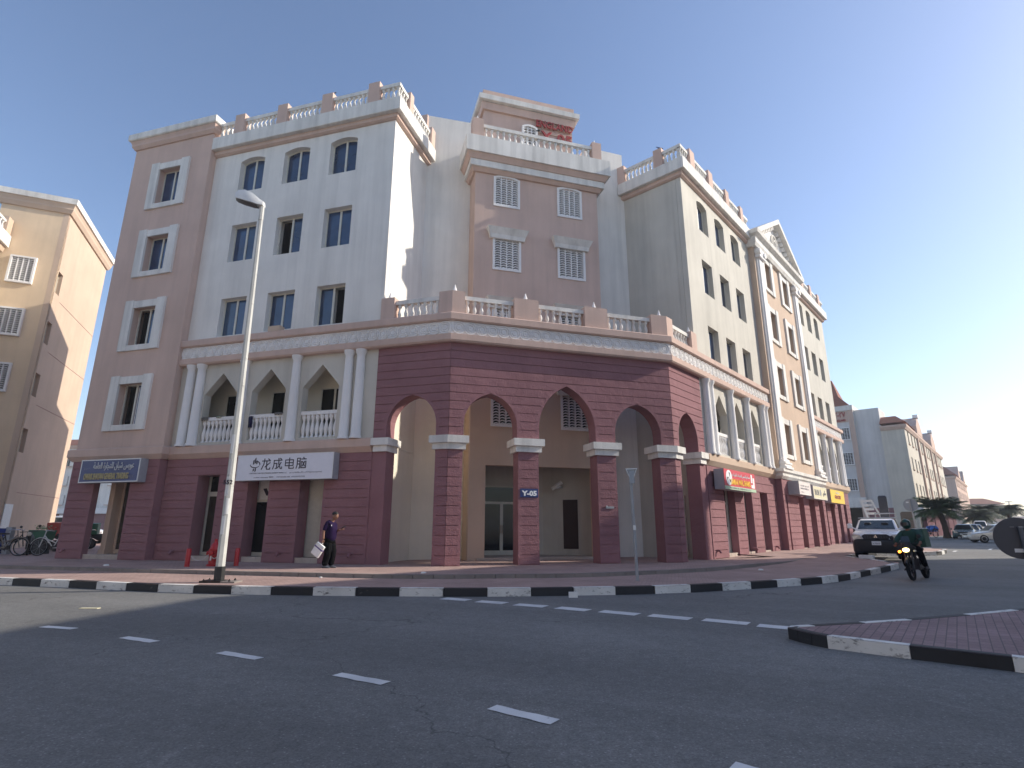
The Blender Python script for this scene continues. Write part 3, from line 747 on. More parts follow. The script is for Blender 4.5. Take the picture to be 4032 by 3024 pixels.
# entrance under the tower
TH = .09
B = MB(); B.box(FC, 1.75, 7.1, TO - 4.8, TO + .12, -.1, TH); lob = B.build('lobby_floor', 'tile_beige', bld)
for k in range(9):
    a = 2.0 + k * .55; B = MB(); B.box(FC, a + .006, a + .544, TO + .121, TO + .15, 0.0, TH + .012); B.build('tile', 'tile_beige', lob)
B = MB(); B.box(FC, 1.76, 4.55, TO - 2.6, TO - 2.4, TH, 4.19); B.build('lobby_wall', 'cream_stucco', bld)
pA, pB, pC = FC.q(4.55, TO - 2.4), FC.q(5.35, TO - 2.3), FC.q(7.1, TO - .9)
wall_between(pA, pB, TH, 4.19, .2, 'cream_stucco'); wall_between(pB, pC, TH, 4.19, .2, 'cream_stucco')
fd = Fr(pB, (pC - pB)); B = MB(); B.box(fd, .95, 1.62, 0.003, .03, .35, 2.45); B.build('side_door', 'door_brown', bld)
ed = MB(); zt = 3.05
for a, b, z0, z1 in ((2.55, 4.25, zt - .07, zt), (2.55, 4.25, 2.25, 2.36), (2.55, 2.63, TH, zt), (3.33, 3.40, TH, 2.25), (3.40, 3.47, TH, 2.25), (4.17, 4.25, TH, zt), (2.63, 3.33, TH, .28), (3.47, 4.17, TH, .28)):
    ed.box(FC, a, b, TO - 2.4, TO - 2.30, z0, z1)
edo = ed.build('entrance_door', 'frame_cream', bld)
for a, b, z0, z1 in ((2.63, 3.33, .28, 2.25), (3.47, 4.17, .28, 2.25), (2.63, 4.17, 2.36, zt - .07)):
    B = MB(); B.box(FC, a, b, TO - 2.38, TO - 2.34, z0, z1); B.build('pane', 'shop_glass', edo)
for a in (3.36, 3.44): B = MB(); B.tube([FC.p(a, TO - 2.24, 1.0), FC.p(a, TO - 2.24, 1.35)], .015, 6); B.build('handle', 'chrome', edo)
B = MB(); B.box(FC, 1.75, 7.1, TO - 4.8, TO - .29, 3.98, 4.18); B.build('lobby_ceiling', 'roof_grey', bld)
B = MB(); B.tube([fd.p(.9, .0, 3.0), fd.p(.9, .25, 3.0), fd.p(.75, .3, 2.95)], .04, 6); B.tube([fd.p(1.0, .3, 3.2), fd.p(.55, .34, 2.92)], .09, 8); B.build('security_camera', 'frame_white', bld)

# ---- windows
def window(fr, t0, t1, z0, z1, off, state='shut', arch=0.0, parent=bld, fm='frame_cream', bars=.05, gm='window_glass'):
    """two leaf window set back in its opening; state: shut / left / right (which leaf stands open)"""
    B = MB(); mid = (t0 + t1) / 2; n = 6; w = t1 - t0
    top = lambda t: z1 - arch * ((t - mid) / (w / 2)) ** 2
    out = [(t0, z0), (t1, z0)] + [(t1 - w * k / n, top(t1 - w * k / n)) for k in range(n + 1)]
    def leaf(a, b): return [(a, z0 + bars), (b, z0 + bars)] + [(b - (b - a) * k / n, top(b - (b - a) * k / n) - bars) for k in range(n + 1)]
    Lf, Rt = leaf(t0 + bars, mid - bars * .9), leaf(mid + bars * .9, t1 - bars)
    B.prism(fr, out, off - .06, off, [Lf, Rt]); f = B.build('window', fm, parent)
    for nm, lf in (('a', Lf), ('b', Rt)):
        openl = (state == 'left' and ((nm == 'a') == (fr.flip == 1))) or (state == 'right' and ((nm == 'b') == (fr.flip == 1)))
        B = MB()
        if openl: B.prism(fr, lf, off - .22, off - .20); B.build('dark_interior', 'void', f)
        else: B.prism(fr, lf, off - .045, off - .03); B.build('pane', random.choice(('window_glass', 'window_glass', 'window_glass_deep', 'window_glass_pale')) if gm == 'window_glass' else gm, f)
    return f
def outline(t0, t1, z0, z1, arch):
    n = 6; mid = (t0 + t1) / 2; w = t1 - t0
    return [(t0, z0), (t1, z0)] + [(t1 - w * k / n, z1 - arch * ((t1 - w * k / n - mid) / (w / 2)) ** 2) for k in range(n + 1)]
def upper_wall(fr, t0, t1, z0, z1, wins, m, off=0.0, th=.26, name='wall'):
    B = MB(); B.prism(fr, [(t0, z0), (t1, z0), (t1, z1), (t0, z1)], off - th, off, [outline(*w[:4], w[4]) for w in wins]); o = B.build(name, m, bld)
    for w in wins: window(fr, w[0], w[1], w[2], w[3] - .0, off - th + .02, w[5], w[4])
    return o
def wing(fr, t0, t1, ws, m, states):
    rows = ((8.98, 10.68, 0), (12.40, 14.20, 0), (15.86, 17.60, .15)); wins = []
    for r, (z0, z1, ar) in enumerate(rows):
        for c, (a, b) in enumerate(ws): wins.append((a, b, z0, z1, ar, states.get((r, c), 'shut')))
    upper_wall(fr, t0, t1, 8.84, 18.16, wins, m)
wsA = [(4.62, 5.94), (6.98, 8.30), (9.35, 10.66)]; wsB = [(4.60, 5.84), (6.86, 8.10), (9.13, 10.35)]; wsB2 = [(22.15, 23.35), (24.3, 25.5), (26.5, 27.7)]
wing(FA, 2.85, 12.13, wsA, 'white_stucco', {(0, 0): 'right', (1, 1): 'left'})
wing(FB, 2.85, 11.98, wsB, 'cream_stucco', {})
wing(FB, 20.66, 29.4, wsB2, 'cream_stucco', {(2, 0): 'left', (2, 2): 'left'})
# bodies behind the walls
def body(fr, t0, t1, o0, o1, z0, z1, m, name='wall'): B = MB(); B.box(fr, t0, t1, o0, o1, z0, z1); return B.build(name, m, bld)
body(FA, 2.85, 16.4, -9, -.48, 8.84, 18.6, 'white_stucco', 'wing_body'); body(FB, 2.85, 29.4, -9, -.48, 8.84, 18.6, 'cream_stucco', 'wing_body')
body(FA, 2.85, 12.1, -.48, -.2, 8.84, 8.95, 'white_stucco'); 
for fr, t0, m in ((FA, 2.85, 'white_stucco'), (FB, 2.85, 'cream_stucco')): body(fr, t0, t0 + .3, -.5, -.27, 8.84, 18.16, m)
body(FA, 2.85, 16.4, -9, -1.25, 4.2, 8.83, 'bounce_cream', 'wing_body'); body(FB, 2.85, 29.4, -9, -1.25, 4.2, 8.83, 'cream_stucco', 'wing_body')
body(FA, 2.98, 12.4, -8.9, -.95, -.3, 4.19, 'void', 'shop_body'); body(FB, 2.98, 29.4, -9, -.95, -.3, 4.19, 'void', 'shop_body')
body(FA, 2.85, 2.97, -9, -.62, -.3, 4.19, 'bounce_cream'); body(FB, 2.85, 2.97, -9, -.62, -.3, 4.19, 'cream_stucco')
body(FA, 2.85, 3.1, -1.24, -.6, 4.2, 7.6, 'bounce_cream'); body(FB, 2.86, 3.1, -1.2, -.6, 4.2, 7.6, 'cream_stucco')
body(FA, 8.6, 16.6, -16, -9.01, -.3, 22.2, 'pink_stucco', 'stair_tower'); body(FA, 3, 16.4, -19.5, -16.01, -.3, 18.4, 'white_stucco', 'rear_wing')
# roof cornices and balustrades
def roofline(path, frbal, bays, pill, z=18.8, ret=None, m='white_stucco'):
    for prof, nm, mm in (([(-.3, 17.94), (.06, 17.94), (.15, 18.0), (.15, 18.18), (-.3, 18.18)], 'cornice', 'pink_stucco'), ([(-.3, 18.18), (.33, 18.18), (.35, 18.2), (.35, 18.8), (-.3, 18.8)], 'parapet', 'trim_white')):
        B = MB(); B.sweep(path, prof); B.build(nm, mm, bld)
    for a, b in pill: B = MB(); B.box(frbal, a, b, -.12, .30, 18.8, 19.84); B.build('parapet_pillar', 'pink_stucco', bld)
    for a, b, n in bays: balustrade(frbal, a, b, .12, 18.84, BAL_R, .62, n, .17)
roofline([FA.q(12.13), FA.q(2.85), RA.q(3.3)], FA, [(2.62, 3.56, 4), (4.09, 5.87, 8), (6.40, 8.20, 8), (8.72, 10.52, 8), (11.05, 12.0, 4)], [(3.56, 4.09), (5.87, 6.40), (8.20, 8.72), (10.52, 11.05)])
roofline([RB.q(3.3), FB.q(2.85), FB.q(11.98)], FB, [(2.62, 3.55, 4), (4.10, 5.86, 8), (6.40, 8.20, 8), (8.70, 10.46, 8), (10.9, 11.9, 4)], [(3.55, 4.10), (5.86, 6.40), (8.20, 8.70), (10.46, 10.9)])
roofline([FB.q(20.6), FB.q(29.4), FB.q(29.4, -4)], FB, [(20.8, 22.9, 9), (23.4, 25.2, 8), (25.7, 27.6, 8), (28.1, 29.4, 5)], [(22.9, 23.4), (25.2, 25.7), (27.6, 28.1)])
for fr, rows in ((RA, [(.0, .62, 3), (.95, 2.9, 9)]), (RB, [(-.1, .75, 4), (1.2, 2.9, 8)])):
    for a, b, n in rows: balustrade(fr, a - .05, b, .12, 18.84, BAL_R, .62, n, .17)
    for a, b in ((.62, .95), (2.9, 3.3)) if fr is RA else ((.75, 1.2), (2.9, 3.3)): B = MB(); B.box(fr, a, b, -.12, .30, 18.8, 19.84); B.build('parapet_pillar', 'pink_stucco', bld)
for fr, a, b in ((FA, 2.6, 16.6), (FB, 2.6, 29.4)): B = MB(); B.box(fr, a + .3, b, -8.9, -.1, 18.61, 18.78); B.build('roof', 'roof_grey', bld)

# ---- balcony storey with pointed openings
def ogive(a, b): return [(a, 4.5), (b, 4.5), (b, 6.47), ((a + b) / 2, 7.335), (a, 6.47)]
def balcony(fr, t0, t1, opens, cols, m='cream_stucco', wshift=.35):
    B = MB(); B.prism(fr, [(t0, 4.36), (t1, 4.36), (t1, 7.76), (t0, 7.76)], -.35, 0, [ogive(a, b) for a, b in opens]); B.build('balcony_wall', m, bld)
    B = MB(); B.box(fr, t0, t1, -1.24, -.2, 4.2, 4.46); B.build('balcony_floor', 'tile_beige', bld)
    for a, b in opens:
        balustrade(fr, a, b, -.14, 4.5, BAL_M, .88, 8, .14, 'plaster_white')
        window(fr, a + .30, b + .02, 4.9, 6.72, -1.2, 'shut', 0, gm='shop_glass')
        window_b = None
    for k, t in enumerate(cols):
        c = MB(); c.lathe(fr.p(t, .10, 4.36), [(.22, 0), (.22, .06), (.185, .12), (.175, 1.5), (.155, 3.0), (.15, 3.18), (.20, 3.26), (.225, 3.38)], 14); c.build('column', 'plaster_white', bld, True)
balcony(FA, 2.92, 12.13, [(4.53, 6.12), (6.89, 8.48), (9.20, 10.80)], (3.6, 4.1, 6.42, 8.85, 11.02, 11.54))
balcony(FB, 2.95, 11.98, [(4.40, 5.95), (6.60, 8.15), (8.80, 10.36)], (3.42, 3.92, 6.3, 8.5, 10.8, 11.35))
balcony(FB, 20.66, 29.4, [(21.9, 23.4), (24.0, 25.5), (26.1, 27.6)], (21.05, 21.5, 23.7, 25.8, 28.1, 28.6))
# ledge under the balconies
LEDGE = [(-.3, 3.86), (.05, 3.86), (.20, 4.05), (.20, 4.33), (.14, 4.37), (-.3, 4.37)]
sweep([FA.q(12.10), FA.q(2.92)], LEDGE, 'ledge', 'pink_stucco'); sweep([FB.q(2.95), FB.q(12.0)], LEDGE, 'ledge', 'peach_stucco'); sweep([FB.q(20.66), FB.q(29.4), FB.q(29.4, -4)], LEDGE, 'ledge', 'peach_stucco')

# ---- left end block
BO = .35
fw_ = [(13.73, 15.02, z0 + .24, z1 - .33, 0, st) for (z0, z1), st in zip(((5.1, 7.47), (8.6, 10.95), (12.1, 14.46), (15.55, 18.0)), ('left', 'left', 'shut', 'shut'))]
upper_wall(FA, 12.13, 16.77, 4.3, 19.1, fw_, 'pink_stucco', off=BO, th=.30)
body(FA, 12.13, 16.77, -9, BO - .62, 4.2, 19.3, 'pink_stucco', 'block_body'); body(FA, 12.13, 12.45, BO - .62, BO - .31, 4.2, 19.1, 'pink_stucco'); body(FA, 16.45, 16.77, BO - .62, BO - .31, 4.2, 19.1, 'pink_stucco')
def surround(fr, t0, t1, z0, z1, off, parent=bld, jw=.46):
    for nm, bx in (('window_jamb', (t0, t0 + jw, off, off + .10, z0, z1)), ('window_jamb', (t1 - jw, t1, off, off + .10, z0, z1)), ('window_lintel', (t0 + jw, t1 - jw, off, off + .07, z1 - .36, z1 - .04)), ('window_sill', (t0 + jw, t1 - jw, off, off + .08, z0, z0 + .24))):
        B = MB(); B.box(fr, *bx); B.build(nm, 'trim_white', parent)
for z0, z1 in ((5.1, 7.47), (8.6, 10.95), (12.1, 14.46), (15.55, 18.0)): surround(FA, 13.25, 15.47, z0, z1, BO)
for prof, nm, mm in (([(-.3, 19.05), (.06, 19.05), (.16, 19.2), (.16, 19.3), (.22, 19.46), (-.3, 19.46)], 'cornice', 'pink_stucco'), ([(-.3, 19.46), (.26, 19.46), (.30, 19.5), (.30, 19.80), (-.3, 19.80)], 'parapet', 'trim_white')):
    B = MB(); B.sweep([FA.q(16.77, -5), FA.q(16.77, BO), FA.q(12.13, BO), FA.q(12.13, -5)], prof); B.build(nm, mm, bld)
B = MB(); B.box(FA, 12.2, 16.7, -8.9, .3, 19.3, 19.7); B.build('roof', 'roof_grey', bld)
B = MB(); B.sweep([FA.q(16.77, -6), FA.q(16.77, BO), FA.q(12.13, BO), FA.q(12.13, .15)], LEDGE); B.build('ledge', 'pink_stucco', bld)
# its open ground storey
for a, b, dp in ((15.38, 16.75, .23), (12.15, 13.48, .95)):
    body(FA, a, b, BO - dp, BO - .002, -.3, 3.87, 'maroon', 'pier'); pier_courses(FA, a, b, off=BO)
body(FA, 13.48, 15.38, BO - .23, BO + .02, 3.02, 3.87, 'maroon', 'lintel')
body(FA, 12.45, 15.29, -8.9, -.75, -.1, 4.1, 'pink_stucco', 'shop_body'); body(FA, 15.04, 15.30, -.74, -.30, -.1, 4.1, 'beige_stucco', 'pillar'); body(FA, 15.0, 15.34, -.78, -.26, -.1, .32, 'beige_stucco', 'pillar_foot')
body(FA, 12.2, 16.75, -9, .1, 3.95, 4.19, 'cream_stucco', 'passage_ceiling')
def threshold(fr, a, b, off, n, o0=-1.0):
    B = MB(); B.box(fr, a, b, o0, off - .03, -.2, .17); r = B.build('doorstep', 'tile_beige', bld)
    for k in range(n):
        c = a + (b - a) * k / n; d = a + (b - a) * (k + 1) / n; B = MB(); B.box(fr, c + .005, d - .005, off - .03, off, 0, .182); B.build('tile', 'tile_beige', r)
threshold(FA, 13.48, 15.38, BO - .05, 5, -.9)

# ---- shop fronts along the left wing
def gf_wall(fr, segs, t0, t1, z_open, far=False, lint=True, off=0.0, depth=.55):
    """segs: the piers between the openings"""
    B = MB(); out = []
    for a, b in segs: out += [(a, -.3), (b, -.3), (b, z_open), ]
    edges = [(t0, z_open)]
    poly = []
    for i, (a, b) in enumerate(segs):
        poly += [(a, z_open)] if i else []
        poly += [(a, -.3), (b, -.3)]
        if i < len(segs) - 1: poly += [(b, z_open)]
    poly += [(segs[-1][1], 3.86), (segs[0][0], 3.86)]
    B.prism(fr, poly, off - depth, off - .002); B.build('shop_wall', 'maroon', bld)
    n = round(z_open / DZ); dz = z_open / n
    if far:
        B = MB()
        for a, b in segs:
            for r in range(n): B.box(fr, a, b, off - .002, off + SLAB, r * dz + GRV, (r + 1) * dz)
        stuff(B.build('courses', 'maroon', bld)); B = MB(); B.box(fr, segs[0][0], segs[-1][1], off - .002, off + SLAB, z_open + .03, 3.86); B.build('course', 'maroon', bld)
    else:
        for a, b in segs: pier_courses(fr, a, b, z1=z_open, off=off)
        for r in range(2):
            zz = [z_open + r * (3.86 - z_open) / 2, z_open + (r + 1) * (3.86 - z_open) / 2]; slab(fr, zz, [t0, t0], [t1, t1], off=off, ml=0, mr=0)
gf_wall(FA, [(2.92, 4.80), (5.80, 7.15), (8.10, 9.48), (10.50, 12.13)], 2.92, 12.13, 3.19)
for a, b in ((4.80, 5.80), (7.15, 8.10), (9.48, 10.50)): threshold(FA, a, b, -.06, 3, -.9)
def shopfront(fr, a, b, frame, panes, off=-.62, m='frame_cream'):
    """frame: bars (t0,t1,z0,z1); panes: (t0,t1,z0,z1,material)"""
    B = MB()
    for t0, t1, z0, z1 in frame: B.box(fr, t0, t1, off - .06, off, z0, z1)
    f = B.build('shopfront', m, bld)
    for t0, t1, z0, z1, mm in panes: B = MB(); B.box(fr, t0, t1, off - .045, off - .025, z0, z1); B.build('pane', mm, f)
    return f
B = MB(); B.box(FA, 9.50, 10.48, -.30, -.08, 3.19, 3.84); B.build('lintel_panel', 'maroon', bld)
shopfront(FA, 9.2, 10.8, [(9.2, 9.72, .18, 3.8), (10.46, 10.8, .18, 3.8), (9.72, 10.46, 2.42, 2.6), (9.72, 10.46, .18, .3)], [(9.72, 10.46, .3, 2.42, 'amber_glass'), (9.72, 10.46, 2.6, 3.5, 'void')])
s2 = shopfront(FA, 7.0, 8.4, [(7.0, 7.18, .18, 3.8), (8.20, 8.5, .18, 3.8), (7.18, 8.20, 2.17, 2.27), (7.18, 8.20, .18, .32)], [(7.18, 8.20, .32, 2.17, 'shop_glass'), (7.18, 8.20, 2.27, 3.3, 'paper')])
B = MB(); B.prism(FA, [(7.45, 2.72), (7.62, 2.40), (7.78, 2.42), (7.95, 2.68), (7.80, 2.70), (7.70, 2.56), (7.62, 2.74)], -.64, -.635); B.build('poster_print', 'ink', s2)
s3 = shopfront(FA, 4.6, 6.2, [(5.30, 5.85, .18, 3.8), (5.22, 5.32, .18, 3.8), (4.55, 4.72, .18, 3.8), (4.72, 5.22, 2.55, 2.62), (4.72, 5.22, .18, .32)], [(4.72, 5.22, .32, 2.55, 'pale_glass'), (4.72, 5.22, 2.62, 3.3, 'paper')])
for fr, t, off in ((FA, 3.5, .04), (FA, 6.4, .04), (FA, 11.2, .04), (FA, 16.3, .39), (FB, 3.3, .04), (FB, 7.7, .04), (FB, 10.9, .04), (FB, 19.6, .39), (FB, 26.0, .04)):
    B = MB(); B.tube([fr.p(t, off - .06, .34), fr.p(t, off + .10, .33), fr.p(t, off + .15, .24)], .05, 8); B.build('drain_spout', 'maroon', bld, True)

shopfront(FA, 13.4, 15.04, [(13.40, 13.5, .18, 3.9), (14.94, 15.04, .18, 3.9), (13.5, 14.94, .18, .34), (14.2, 14.27, .34, 3.9)], [(13.5, 14.2, .34, 3.9, 'amber_glass'), (14.27, 14.94, .34, 3.9, 'amber_glass')], -.66, 'beige_stucco')
# ---- right-hand street front, ground storey
gf_wall(FB, [(2.95, 4.60), (5.85, 7.02), (8.1, 9.3), (10.4, 11.95)], 2.95, 11.95, 3.0, depth=.30)
sweep([FB.q(20.66), FB.q(29.4), FB.q(29.4, -4)], [(-.3, 7.74), (.20, 7.74), (.25, 7.80), (.25, 8.02), (-.3, 8.02)], 'band', 'pink_stucco'); sweep([FB.q(20.66), FB.q(29.4), FB.q(29.4, -4)], [(-.3, 8.02), (.15, 8.02), (.15, 8.53), (-.3, 8.53)], 'frieze', 'plaster_white'); sweep([FB.q(20.66), FB.q(29.4), FB.q(29.4, -4)], [(-.3, 8.53), (.24, 8.53), (.29, 8.57), (.29, 8.80), (.24, 8.84), (-.3, 8.84)], 'band', 'pink_stucco'); frieze_run(FB, 20.7, 29.3)
gf_wall(FB, [(20.7, 21.3), (22.4, 23.4), (24.5, 25.5), (26.5, 27.4), (28.2, 29.4)], 20.7, 29.4, 2.95, far=True, depth=.35)
for a, b in ((4.60, 5.85), (7.02, 8.1), (9.3, 10.4), (21.3, 22.4), (23.4, 24.5), (25.5, 26.5), (27.4, 28.2)): threshold(FB, a, b, -.05, 3, -.9)
shopfront(FB, 4.5, 6, [(4.5, 4.68, .18, 3.4), (5.7, 5.95, .18, 3.4), (4.68, 5.7, 2.3, 2.4), (4.68, 5.7, 1.2, 1.28)], [(4.68, 5.7, .18, 1.2, 'paper'), (4.68, 5.7, 1.28, 2.3, 'amber_glass'), (4.75, 5.7, 2.4, 3.3, 'shop_glass')], -.34)
shopfront(FB, 7, 8.1, [(7.0, 7.2, .18, 3.4), (7.9, 8.15, .18, 3.4)], [(7.2, 7.9, 1.4, 3.3, 'shop_glass'), (7.2, 7.9, .18, 1.4, 'poster_blue')], -.34)
shopfront(FB, 9.3, 10.4, [(9.2, 9.4, .18, 3.4), (10.3, 10.5, .18, 3.4), (9.4, 10.3, 1.5, 1.6)], [(9.4, 10.3, 1.6, 3.3, 'shop_glass'), (9.4, 10.3, .18, 1.5, 'pale_glass')], -.34)
# shop banner inside the arcade, seen through the narrow arch
B = MB(); B.box(RB, 1.0, 1.85, .0, .09, .1, 2.62); dr = B.build('arcade_shop_door', 'frame_cream', bld)
B = MB(); B.box(RB, 1.1, 1.75, .091, .105, .2, 2.1); B.build('poster', 'poster_blue', dr)
B = MB(); B.prism(RB, [(1.425 + .22 * cos(k * pi / 6), 1.78 + .22 * sin(k * pi / 6)) for k in range(12)], .106, .11); B.build('poster_print', 'paper', dr)
B = MB()
for k in range(6): B.box(RB, 1.2, 1.66, .106, .11, 1.35 - k * .16, 1.42 - k * .16)
B.build('poster_text', 'paper', dr); B = MB(); B.box(RB, 1.1, 1.42, .106, .112, .2, .85); B.build('poster_print', 'paper', dr)

# ---- pedimented pavilion on the right-hand front
VO = .33
pw = [(13.5, 14.75, z0 + .24, z1 - .33, 0, 'shut') for z0, z1 in ((5.1, 7.47), (8.6, 10.95), (12.1, 14.46), (15.4, 17.75))]
pw += [(17.0, 18.25, w[2], w[3], 0, 'shut') for w in pw]
upper_wall(FB, 11.98, 20.66, 4.3, 18.3, pw, 'peach_stucco', off=VO, th=.30)
body(FB, 11.98, 20.66, -3, VO - .60, 4.2, 18.3, 'pink_stucco', 'pavilion_body'); body(FB, 11.98, 12.3, VO - .62, VO - .3, 4.2, 18.3, 'pink_stucco')
for z0, z1 in ((5.1, 7.47), (8.6, 10.95), (12.1, 14.46), (15.4, 17.75)):
    for a in (13.08, 16.58): surround(FB, a, a + 2.1, z0, z1, VO)
for t in (12.22, 19.5):
    B = MB(); B.box(FB, t, t + .92, VO, VO + .09, 4.9, 17.1); B.box(FB, t + .14, t + .78, VO + .09, VO + .17, 4.95, 17.1); B.build('pilaster', 'plaster_white', bld)
    B = MB()
    for k, (dd, z0, z1) in enumerate(((.20, 4.40, 4.52), (.12, 4.52, 4.66), (.16, 4.66, 4.78), (.06, 4.78, 4.95))): B.box(FB, t - dd, t + .92 + dd, VO, VO + .17 + dd, z0, z1)
    B.build('pilaster_base', 'plaster_white', bld)
    B = MB(); B.box(FB, t - .08, t + 1.0, VO, VO + .3, 17.1, 17.2); B.box(FB, t - .03, t + .95, VO, VO + .25, 17.2, 17.75)
    for s_ in (0, 1):
        c = t + .02 + s_ * .88; B.lathe(FB.p(c, VO, 17.42), [(.2, 0)] * 2, 4) if False else None
        P_ = [FB.p(c + .19 * cos(a_), VO + .34, 17.46 + .19 * sin(a_)) for a_ in [2 * pi * k / 10 for k in range(10)]]; Q_ = [FB.p(c + .19 * cos(a_), VO + .02, 17.46 + .19 * sin(a_)) for a_ in [2 * pi * k / 10 for k in range(10)]]; B.loft([Q_, P_])
    B.build('pilaster_capital', 'plaster_white', bld)
B = MB(); B.sweep([FB.q(11.98, -2), FB.q(11.98, VO), FB.q(20.66, VO), FB.q(20.66, -2)], [(-.3, 17.75), (.18, 17.75), (.28, 17.95), (.28, 18.3), (.50, 18.42), (.55, 18.62), (-.3, 18.62)]); B.build('entablature', 'trim_white', bld)
PT0, PT1, PTA, PZ0, PZA = 11.45, 21.2, 16.32, 18.62, 21.35
B = MB(); B.prism(FB, [(PT0 + .3, PZ0), (PT1 - .3, PZ0), (PTA, PZA - .25)], -1.5, VO + .05); B.build('pediment', 'plaster_white', bld)
for sx in (0, 1):
    e = PT0 if sx == 0 else PT1
    B = MB(); B.prism(FB, [(e, PZ0), (PTA, PZA), (PTA, PZA - .34), (e + (.62 if sx == 0 else -.62), PZ0)], -1.5, VO + .55); B.build('raking_cornice', 'trim_white', bld)
    for k in range(11):
        u = (k + 1.2) / 12.6; t = e + (PTA - e) * u; z = PZ0 + (PZA - PZ0) * u - .60; B = MB()
        if z < PZ0 + .02: continue
        B.box(FB, t - .08, t + .08, VO + .05, VO + .28, z, z + .24); B.build('dentil', 'plaster_white', bld)
B = MB()
def ringf(c, z, R_, r, h, sx=1.0, seg=20):
    i0 = len(B.v)
    for k in range(seg):
        a_ = 2 * pi * k / seg
        for rr, hh in ((R_ - r, 0), (R_ - r * .6, h), (R_ + r * .6, h), (R_ + r, 0)): B.v.append(FB.p(c + cos(a_) * rr * sx, VO + .05 + hh, z + sin(a_) * rr))
    for k in range(seg):
        for j in range(3): B.f.append((i0 + k * 4 + j, i0 + ((k + 1) % seg) * 4 + j, i0 + ((k + 1) % seg) * 4 + j + 1, i0 + k * 4 + j + 1))
ringf(PTA, 19.62, .62, .07, .10); ringf(PTA, 19.62, .26, .05, .10)
for k in range(4): ringf(PTA + .36 * cos(k * pi / 2 + .78), 19.62 + .36 * sin(k * pi / 2 + .78), .16, .04, .08, seg=10)
for sx in (-1, 1):
    ringf(PTA + sx * 1.35, 19.15, .34, .05, .08, 1.5, 14); ringf(PTA + sx * 2.3, 18.95, .2, .04, .07, 1.8, 12)
B.build('emblem', 'trim_white', bld, True)
B = MB(); B.sweep([FB.q(11.98, -.3), FB.q(11.98, VO), FB.q(20.66, VO), FB.q(20.66, -.3)], [(-.3, 3.86), (.08, 3.86), (.20, 4.0), (.20, 4.16), (.30, 4.22), (.30, 4.40), (-.3, 4.40)]); B.build('ledge', 'trim_white', bld)
gf_wall(FB, [(11.98, 12.4), (12.65, 14.75), (15.75, 16.85), (18.1, 19.0), (20.05, 20.66)], 11.98, 20.66, 3.0, far=True, off=VO, depth=.5)
for a, b in ((14.75, 15.75), (16.85, 18.1), (19.0, 20.05)): threshold(FB, a, b, VO - .05, 3, -.9)
shopfront(FB, 14.7, 15.8, [(14.7, 14.85, .18, 3.4)], [(14.85, 15.8, .18, 3.3, 'shop_glass')], -.25)
shopfront(FB, 16.8, 18.1, [(16.8, 16.95, .18, 3.4), (18.0, 18.15, .18, 3.4)], [(16.95, 18.0, 1.9, 3.3, 'shop_glass'), (16.95, 18.0, .18, 1.9, 'pale_glass')], -.25)
body(FB, 29.1, 29.4, -9, -.5, -.3, 18.2, 'cream_stucco')

# ---------------------------------------------------------------- signs on the building
def sign_box(label, fr, t0, t1, z0, z1, o0, o1, side, face, rim=.03, rimm='frame_white', group=None):
    r = thing('shop_sign', label, 'sign', fr.p((t0 + t1) / 2, o1, z0), group)
    B = MB(); B.box(fr, t0, t1, o0, o1, z0, z1); B.build('sign_case', side, r)
    B = MB(); B.box(fr, t0 + rim, t1 - rim, o1, o1 + .012, z0 + rim, z1 - rim); f = B.build('sign_face', face, r)
    if rim: 
        B = MB(); B.prism(fr, [(t0, z0), (t1, z0), (t1, z1), (t0, z1)], o1, o1 + .02, [[(t0 + rim, z0 + rim), (t1 - rim, z0 + rim), (t1 - rim, z1 - rim), (t0 + rim, z1 - rim)]]); B.build('sign_rim', rimm, r)
    return r
sb = sign_box('faded blue shop sign with raised Arabic and English letters above the open passage', FA, 12.72, 15.80, 2.95, 3.87, .38, .72, 'sign_side', 'sign_blue', .04)
lettering(FA, arabic('عويس شيان للتجارة العامة'), .42, 14.05, 3.50, .735, 'letter_silver', sb, width=2.1, extrude=.012, height=.34)
lettering(FA, 'OWAIS SHAYAN GENERAL TRADING', .36, 14.37, 3.08, .735, 'letter_gold', sb, width=2.32, extrude=.012, bold=.008, height=.25)
lettering(FA, 'L.L.C', .2, 13.05, 3.12, .735, 'ink_grey', sb, width=.2, extrude=.004, height=.10)
lettering(FA, arabic('ذ م م'), .2, 15.45, 3.5, .735, 'ink_grey', sb, width=.28, extrude=.004, height=.08)

sw = sign_box('white shop sign with dark Chinese characters and a round logo above the glass shop doors', FA, 4.22, 8.36, 2.91, 3.86, .05, .40, 'sign_side', 'sign_white', .02)
def strokes(fr, t, z, s, segs, w, off, m, parent, name='lettering'):
    """characters drawn as bars: segs of (x0,y0,x1,y1) in a unit box"""
    B = MB()
    for k, (x0, y0, x1, y1) in enumerate(segs):
        d = Vector((x1 - x0, y1 - y0)); d = d.normalized() if d.length else Vector((1, 0)); nn = Vector((-d.y, d.x)) * w / 2
        q = [Vector((x0, y0)) - d * w / 2 * .6 + nn, Vector((x0, y0)) - d * w / 2 * .6 - nn, Vector((x1, y1)) + d * w / 2 * .6 - nn, Vector((x1, y1)) + d * w / 2 * .6 + nn]
        o_ = off + .001 * (k % 7)
        B.hexa([fr.p(t + fr.flip * p.x * s, off, z + p.y * s) for p in q], [fr.p(t + fr.flip * p.x * s, o_ + .006, z + p.y * s) for p in q])
    B.build(name, m, parent)
LONG = [(.05, .78, .95, .78), (.30, .98, .30, .70), (.30, .78, .24, .45), (.24, .45, .02, .02), (.56, .78, .56, .1), (.56, .1, .60, .02), (.60, .02, .92, .02), (.92, .02, .95, .16), (.92, .62, .40, .22), (.70, .96, .86, .86)]
